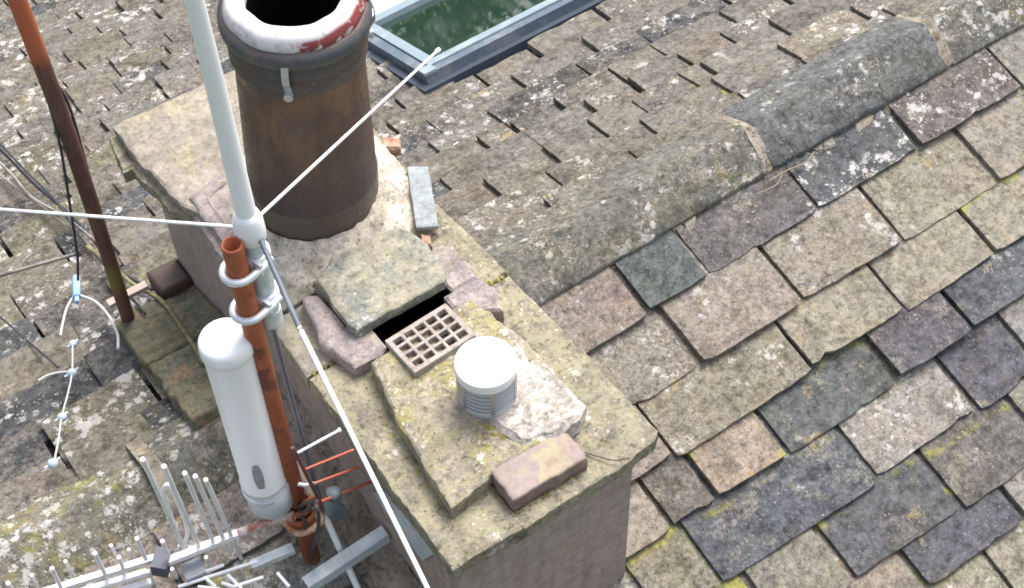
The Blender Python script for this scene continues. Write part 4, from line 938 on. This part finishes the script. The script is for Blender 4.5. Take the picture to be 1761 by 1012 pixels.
# mossy brown pole far left
pb = onfar(230, 578); pt = at(26, -10, 1, pb.y+.0)
def mat_pole():
    m, nt, B = newmat('old_brown_pole'); g = NG(nt); V = g.vec(); sx = g.n('ShaderNodeSeparateXYZ'); g.L.new(V, sx.inputs[0])
    n1 = g.noise(g.vmul(V, (1, 1, .25)), 25, 5, .7); zz = g.m('ADD', sx.outputs[2], g.m('MULTIPLY', n1, .12))
    base = g.mix(g.ramp(n1, .4, .6), (.075, .035, .025), (.13, .06, .042))
    z1 = pb.lerp(pt, .86).z+.06; base = g.mix(g.ramp(zz, z1-.06, z1+.02), base, (.42, .11, .045))
    zm = pb.lerp(pt, .22).z+.06; mo = g.m('MULTIPLY', g.ramp(zz, zm-.10, zm-.02), g.ramp(zz, zm+.09, zm+.02)); base = g.mix(g.m('MULTIPLY', mo, .8), base, (.17, .14, .03))
    g.L.new(base, B.inputs['Base Color']); B.inputs['Roughness'].default_value = .7; g.bump(n1, .5, .004, B); return m
dp = pt-pb
m_ = MB(); tube(m_, [pb-dp*.05, pb, pb+dp*.3+Vector((.006, 0, 0)), pb+dp*.65+Vector((.012, 0, 0)), pb+dp, pb+dp*1.3], [.021, .021, .0215, .023, .024, .024], 18, jit=.06)
tag(m_.build('brown_pole', mat_pole()), 'dark brown weathered pole, rusty orange at the top, rising from the roof at far left', 'pole')
# cables by the pole
M_OLDC = mat_plain('weathered_grey_cable', (.26, .24, .21), .75, 0, var=.3, dirt=(.09, .08, .07), dirtamt=.5, scale=50)
def plpx(pts, f, r, name, mat, label, cat='cable', n=8, jit=0, group=None):
    m_ = MB(); tube(m_, smoothpath([atpl(x, y, np.array((0, pb.y, 0)), (0, 1, 0)) if f == 'P' else onfar(x, y, f) for x, y in pts]), r, n, jit=jit); return tag(m_.build(name, mat), label, cat, group)
plpx([(66, 118), (80, 165), (100, 235), (112, 300), (122, 365), (133, 440), (134, 482)], 'P', .0042, 'pole_cable', M_CABLE, 'black cable hanging left of the brown pole down to a blue connector')
plpx([(72, 118), (105, 155), (125, 200), (150, 290), (172, 360), (196, 440)], 'P', .0042, 'pole_cable', M_CABLE, 'black cable looping out on the right side of the brown pole')
plpx([(-20, 240), (15, 272), (60, 318), (110, 360), (150, 400), (205, 465), (270, 505), (325, 565), (352, 610), (368, 665)], .075, .0062, 'roof_cable', M_CABLE, 'thick black cable crossing low over the left roof to the chimney foot')
plpx([(-20, 262), (20, 300), (55, 340), (110, 372), (165, 415)], .09, .0058, 'roof_cable', M_OLDC, 'upper of two bleached grey cables sagging in from the far left edge', group='bleached grey cables')
plpx([(-20, 285), (30, 325), (90, 370), (130, 400), (160, 430)], .07, .0052, 'roof_cable', M_OLDC, 'lower of two bleached grey cables sagging in from the far left edge', group='bleached grey cables')
plpx([(150, 425), (190, 455), (230, 490), (280, 520), (330, 590), (350, 625)], .10, .0072, 'mossy_cable', mat_plain('moss_cable', (.16, .14, .06), .9, 0, var=.4, dirt=(.30, .26, .16), dirtamt=.5, scale=60, bumps=.6), 'moss covered cable wrapped past the brown pole towards the chimney', jit=.3)
plpx([(-30, 483), (60, 457), (131, 437)], .16, .0062, 'thin_grey_rod', M_OLDC, 'thin pale grey rod reaching in from the left edge to the brown pole', 'rod')
plpx([(-20, 225), (40, 290), (95, 345), (140, 410), (175, 450), (215, 500), (250, 540)], .10, .0045, 'roof_cable', M_CABLE, 'thin black cable sagging behind the brown pole above the bleached cables')
# wire aerial with blue connector
wa = tag(empty('wire_aerial', tuple(onfar(132, 490, .12))), 'wire aerial with a blue connector and small clear insulators hanging over the left roof', 'antenna')
def onf(pts, h): return [onfar(x, y, h) for x, y in pts]
M_WIRE = mat_plain('pale_wire', (.50, .50, .47), .6, 0, var=.2); M_BLUE = mat_plain('light_blue_plastic', (.22, .40, .62), .45, 0, var=.2, dirt=(.5, .58, .62), dirtamt=.3)
m_ = MB(); p = onf([(131, 478), (132, 512)], .12); tube(m_, p, .013, 12); tube(m_, [p[1], p[1]+(p[1]-p[0])*.25], .008, 10); m_.build('connector', M_BLUE, wa)
m_ = MB(); tube(m_, smoothpath(onf([(128, 508), (115, 530), (107, 560), (104, 578)], .11)), .0042, 8); m_.build('wire_leg', M_WIRE, wa)
m_ = MB(); tube(m_, smoothpath(onf([(137, 508), (165, 520), (188, 545), (202, 575), (203, 600)], .11)), .0048, 8); m_.build('wire_leg', M_WIRE, wa)
m_ = MB(); tube(m_, smoothpath(onf([(125, 590), (124, 640), (116, 680), (106, 718), (100, 760), (92, 800)], .09)), .0032, 8); m_.build('chain_wire', M_WIRE, wa)
M_CLR = mat_plain('cloudy_plastic', (.48, .58, .66), .3, 0, var=.25, dirt=(.7, .72, .72), dirtamt=.3)
for (x, y, r) in ((126, 592, .012), (124, 642, .015), (107, 718, .014), (91, 798, .016)):
    m_ = MB(); c = onfar(x, y, .09); lathe(m_, [(0, -.012), (r*.7, -.010), (r, -.002), (r, .004), (r*.6, .012), (0, .014)], c, 14, axis=onfar(x+4, y-10, .09)-c)
    tube(m_, [c+Vector((-r*1.6, 0, 0)), c+Vector((r*1.6, .004, .003))], .004, 6); m_.build('insulator', M_CLR, wa)
m_ = MB(); tube(m_, smoothpath(onf([(66, 655), (85, 645), (110, 640), (124, 642)], .09)), .004, 8); m_.build('wire_tail', M_WIRE, wa)
plpx([(0, 545), (40, 580), (100, 632)], .06, .0035, 'thin_wire', M_CABLE, 'thin dark wire stretched from the left edge to the clear insulators')
# bits in the corner by the chimney foot
m_ = MB(); a, b = onfar(186, 524, .13), onfar(252, 490, .13); flatbar(m_, a, b, .026, .016)
tag(m_.build('timber_lath', mat_plain('pinkish_timber', (.46, .36, .31), .8, 0, var=.2, scale=60, stretch=(.3, 1, 1))), 'short pinkish timber lath crossing the foot of the brown pole', 'lath')
t2 = MB(); c = onfar(288, 518, .05); rough_slab(t2, [(c.x-.05, c.y-.04), (c.x+.04, c.y-.05), (c.x+.05, c.y+.03), (c.x-.04, c.y+.045)], c.z-.05, c.z+.03, jit=.003, disp=.002, bev=.005, seed=30)
tag(t2.build('white_box', M_WPAINT), 'small white plastic box tucked at the far foot of the chimney', 'box')
t2 = MB(); rough_slab(t2, [(-.375, 1.30), (-.268, 1.30), (-.268, 1.405), (-.375, 1.405)], -.95, -.60, jit=.004, disp=.004, seed=31)
tag(t2.build('brown_recess_box', mat_plain('dark_brown_sheet', (.07, .045, .035), .7, 0, var=.3)), 'dark brown upright block standing in for a recess at the far foot of the chimney', 'box')  # solid dark block added where a recess lies
m_ = MB(); n = 10; vs = []
for j in range(n+1):
    for i in range(n+1):
        x, y = 232+(72)*i/n+6*j/n, 512+42*j/n; h = .055+.02*math.sin(i*2.3+j*.4)*random.uniform(.7, 1.2)
        vs.append(onfar(x, y, h))
bot = [v-Vector((0, 0, .004)) for v in vs]; W = n+1
m_.add(vs+bot, [(j*W+i, (j+1)*W+i, (j+1)*W+i+1, j*W+i+1) for j in range(n) for i in range(n)]+[(j*W+i+W*W, j*W+i+1+W*W, (j+1)*W+i+1+W*W, (j+1)*W+i+W*W) for j in range(n) for i in range(n)], smooth=True)
tag(m_.build('crumpled_sheet', mat_plain('grey_lead', (.33, .31, .31), .5, .2, var=.25, scale=30)), 'crumpled grey lead sheet between brown pole and chimney foot', 'sheet')

# twigs caught at the ridge
M_TWIG = mat_plain('dry_twig', (.26, .20, .14), .9, 0, var=.3)
for k, (pts, lb) in enumerate(((((1322, 312), (1350, 295), (1385, 280), (1400, 262)), 'thin dry twig lying under the near edge of the middle ridge stone'), (((1300, 335), (1335, 318), (1345, 300)), 'short dry twig at the left end of the middle ridge stone'))):
    m_ = MB(); tube(m_, smoothpath([atpl(x, y, np.array(TN(0, 0, .045)), (0, -math.sin(A1), math.cos(A1))) for x, y in pts]), [.003], 6) if False else tube(m_, smoothpath([atpl(x, y, np.array(TN(0, 0, .045)), (0, -math.sin(A1), math.cos(A1))) for x, y in pts]), .0024, 6)
    tag(m_.build('twig', M_TWIG), lb, 'twig', 'dry twigs by the ridge')

# ================================================================ HOUSE, GROUND, TREES BEYOND
m_ = MB(); zg = -6.2
ynear = TN(0, 2.75).y; yfar = TF(0, 4.0).y
box(m_, -1.8, 3.2, ynear, yfar, zg, min(TN(0, 2.75).z, TF(0, 4.0).z)-.05)
house = tag(m_.build('house_walls', mat_stone('house_stone', (.38, .34, .28), (.32, .29, .25), patch=3, white=.1, yellow=.1)), 'plain stone house walls carrying the slate roof', 'house')
m_ = MB(); vs = []; n = 24; S = 120
for j in range(n+1):
    for i in range(n+1):
        x = -S+2*S*i/n; y = -S+2*S*j/n; vs.append((x, y, zg+(.0 if abs(x) < 20 and abs(y) < 20 else .5*noise.noise(Vector((x*.05, y*.05, 0))))))
m_.add(vs, [(j*(n+1)+i, j*(n+1)+i+1, (j+1)*(n+1)+i+1, (j+1)*(n+1)+i) for j in range(n) for i in range(n)])
tag(m_.build('ground', mat_stone('lawn', (.06, .09, .03), (.08, .10, .035), patch=.5, white=0, yellow=0)), kind='structure')
M_LEAF = mat_plain('leaf_green', (.055, .105, .03), .6, 0, var=.5, scale=1.5, dirt=(.09, .14, .04), dirtamt=.4, bumps=0)
M_BARK = mat_plain('bark', (.12, .09, .065), .9)
def tree(x, y, H, R0, seed, label):
    random.seed(seed); t = tag(empty('broadleaf_tree', (x, y, zg)), label, 'tree', 'trees beyond the house')
    m_ = MB(); tube(m_, [(x, y, zg), (x+.1, y, zg+H*.3), (x-.1, y+.1, zg+H*.7)], [.28, .2, .08], 10)
    for k in range(7):
        a = k*.9; z0 = zg+H*(.3+.05*k); tube(m_, [(x, y, z0), (x+math.cos(a)*R0*.4, y+math.sin(a)*R0*.4, z0+H*.12), (x+math.cos(a)*R0*.8, y+math.sin(a)*R0*.8, z0+H*.2)], [.1, .06, .02], 6)
    m_.build('trunk', M_BARK, t)
    m_ = MB(); cl = [(random.uniform(-1, 1)*R0*.75, random.uniform(-1, 1)*R0*.75, H*random.uniform(.38, .95)) for _ in range(34)]
    for (a, b, c) in cl:
        k_ = 1-max(0, (c/H-.6))*1.6; a *= k_; b *= k_; rr = R0*random.uniform(.22, .38)
        for _ in range(190):
            d = Vector((random.gauss(0, 1), random.gauss(0, 1), random.gauss(0, 1))).normalized()*rr*random.uniform(.6, 1.05)
            p = Vector((x+a, y+b, zg+c))+d; u_ = Vector((random.gauss(0, 1), random.gauss(0, 1), random.gauss(0, 1))).normalized(); v_ = u_.orthogonal().normalized(); s_ = random.uniform(.07, .13)
            m_.add([p-u_*s_, p+v_*s_*.5, p+u_*s_, p-v_*s_*.5], [(0, 1, 2, 3)])
    m_.build('crown', M_LEAF, t)
tree(6.6, 15.5, 8.9, 2.4, 3, 'leafy green tree beyond the far eaves, the nearer one behind the skylight')
tree(10.8, 19.0, 8.6, 2.6, 4, 'leafy green tree beyond the far eaves, the farther one to the right')
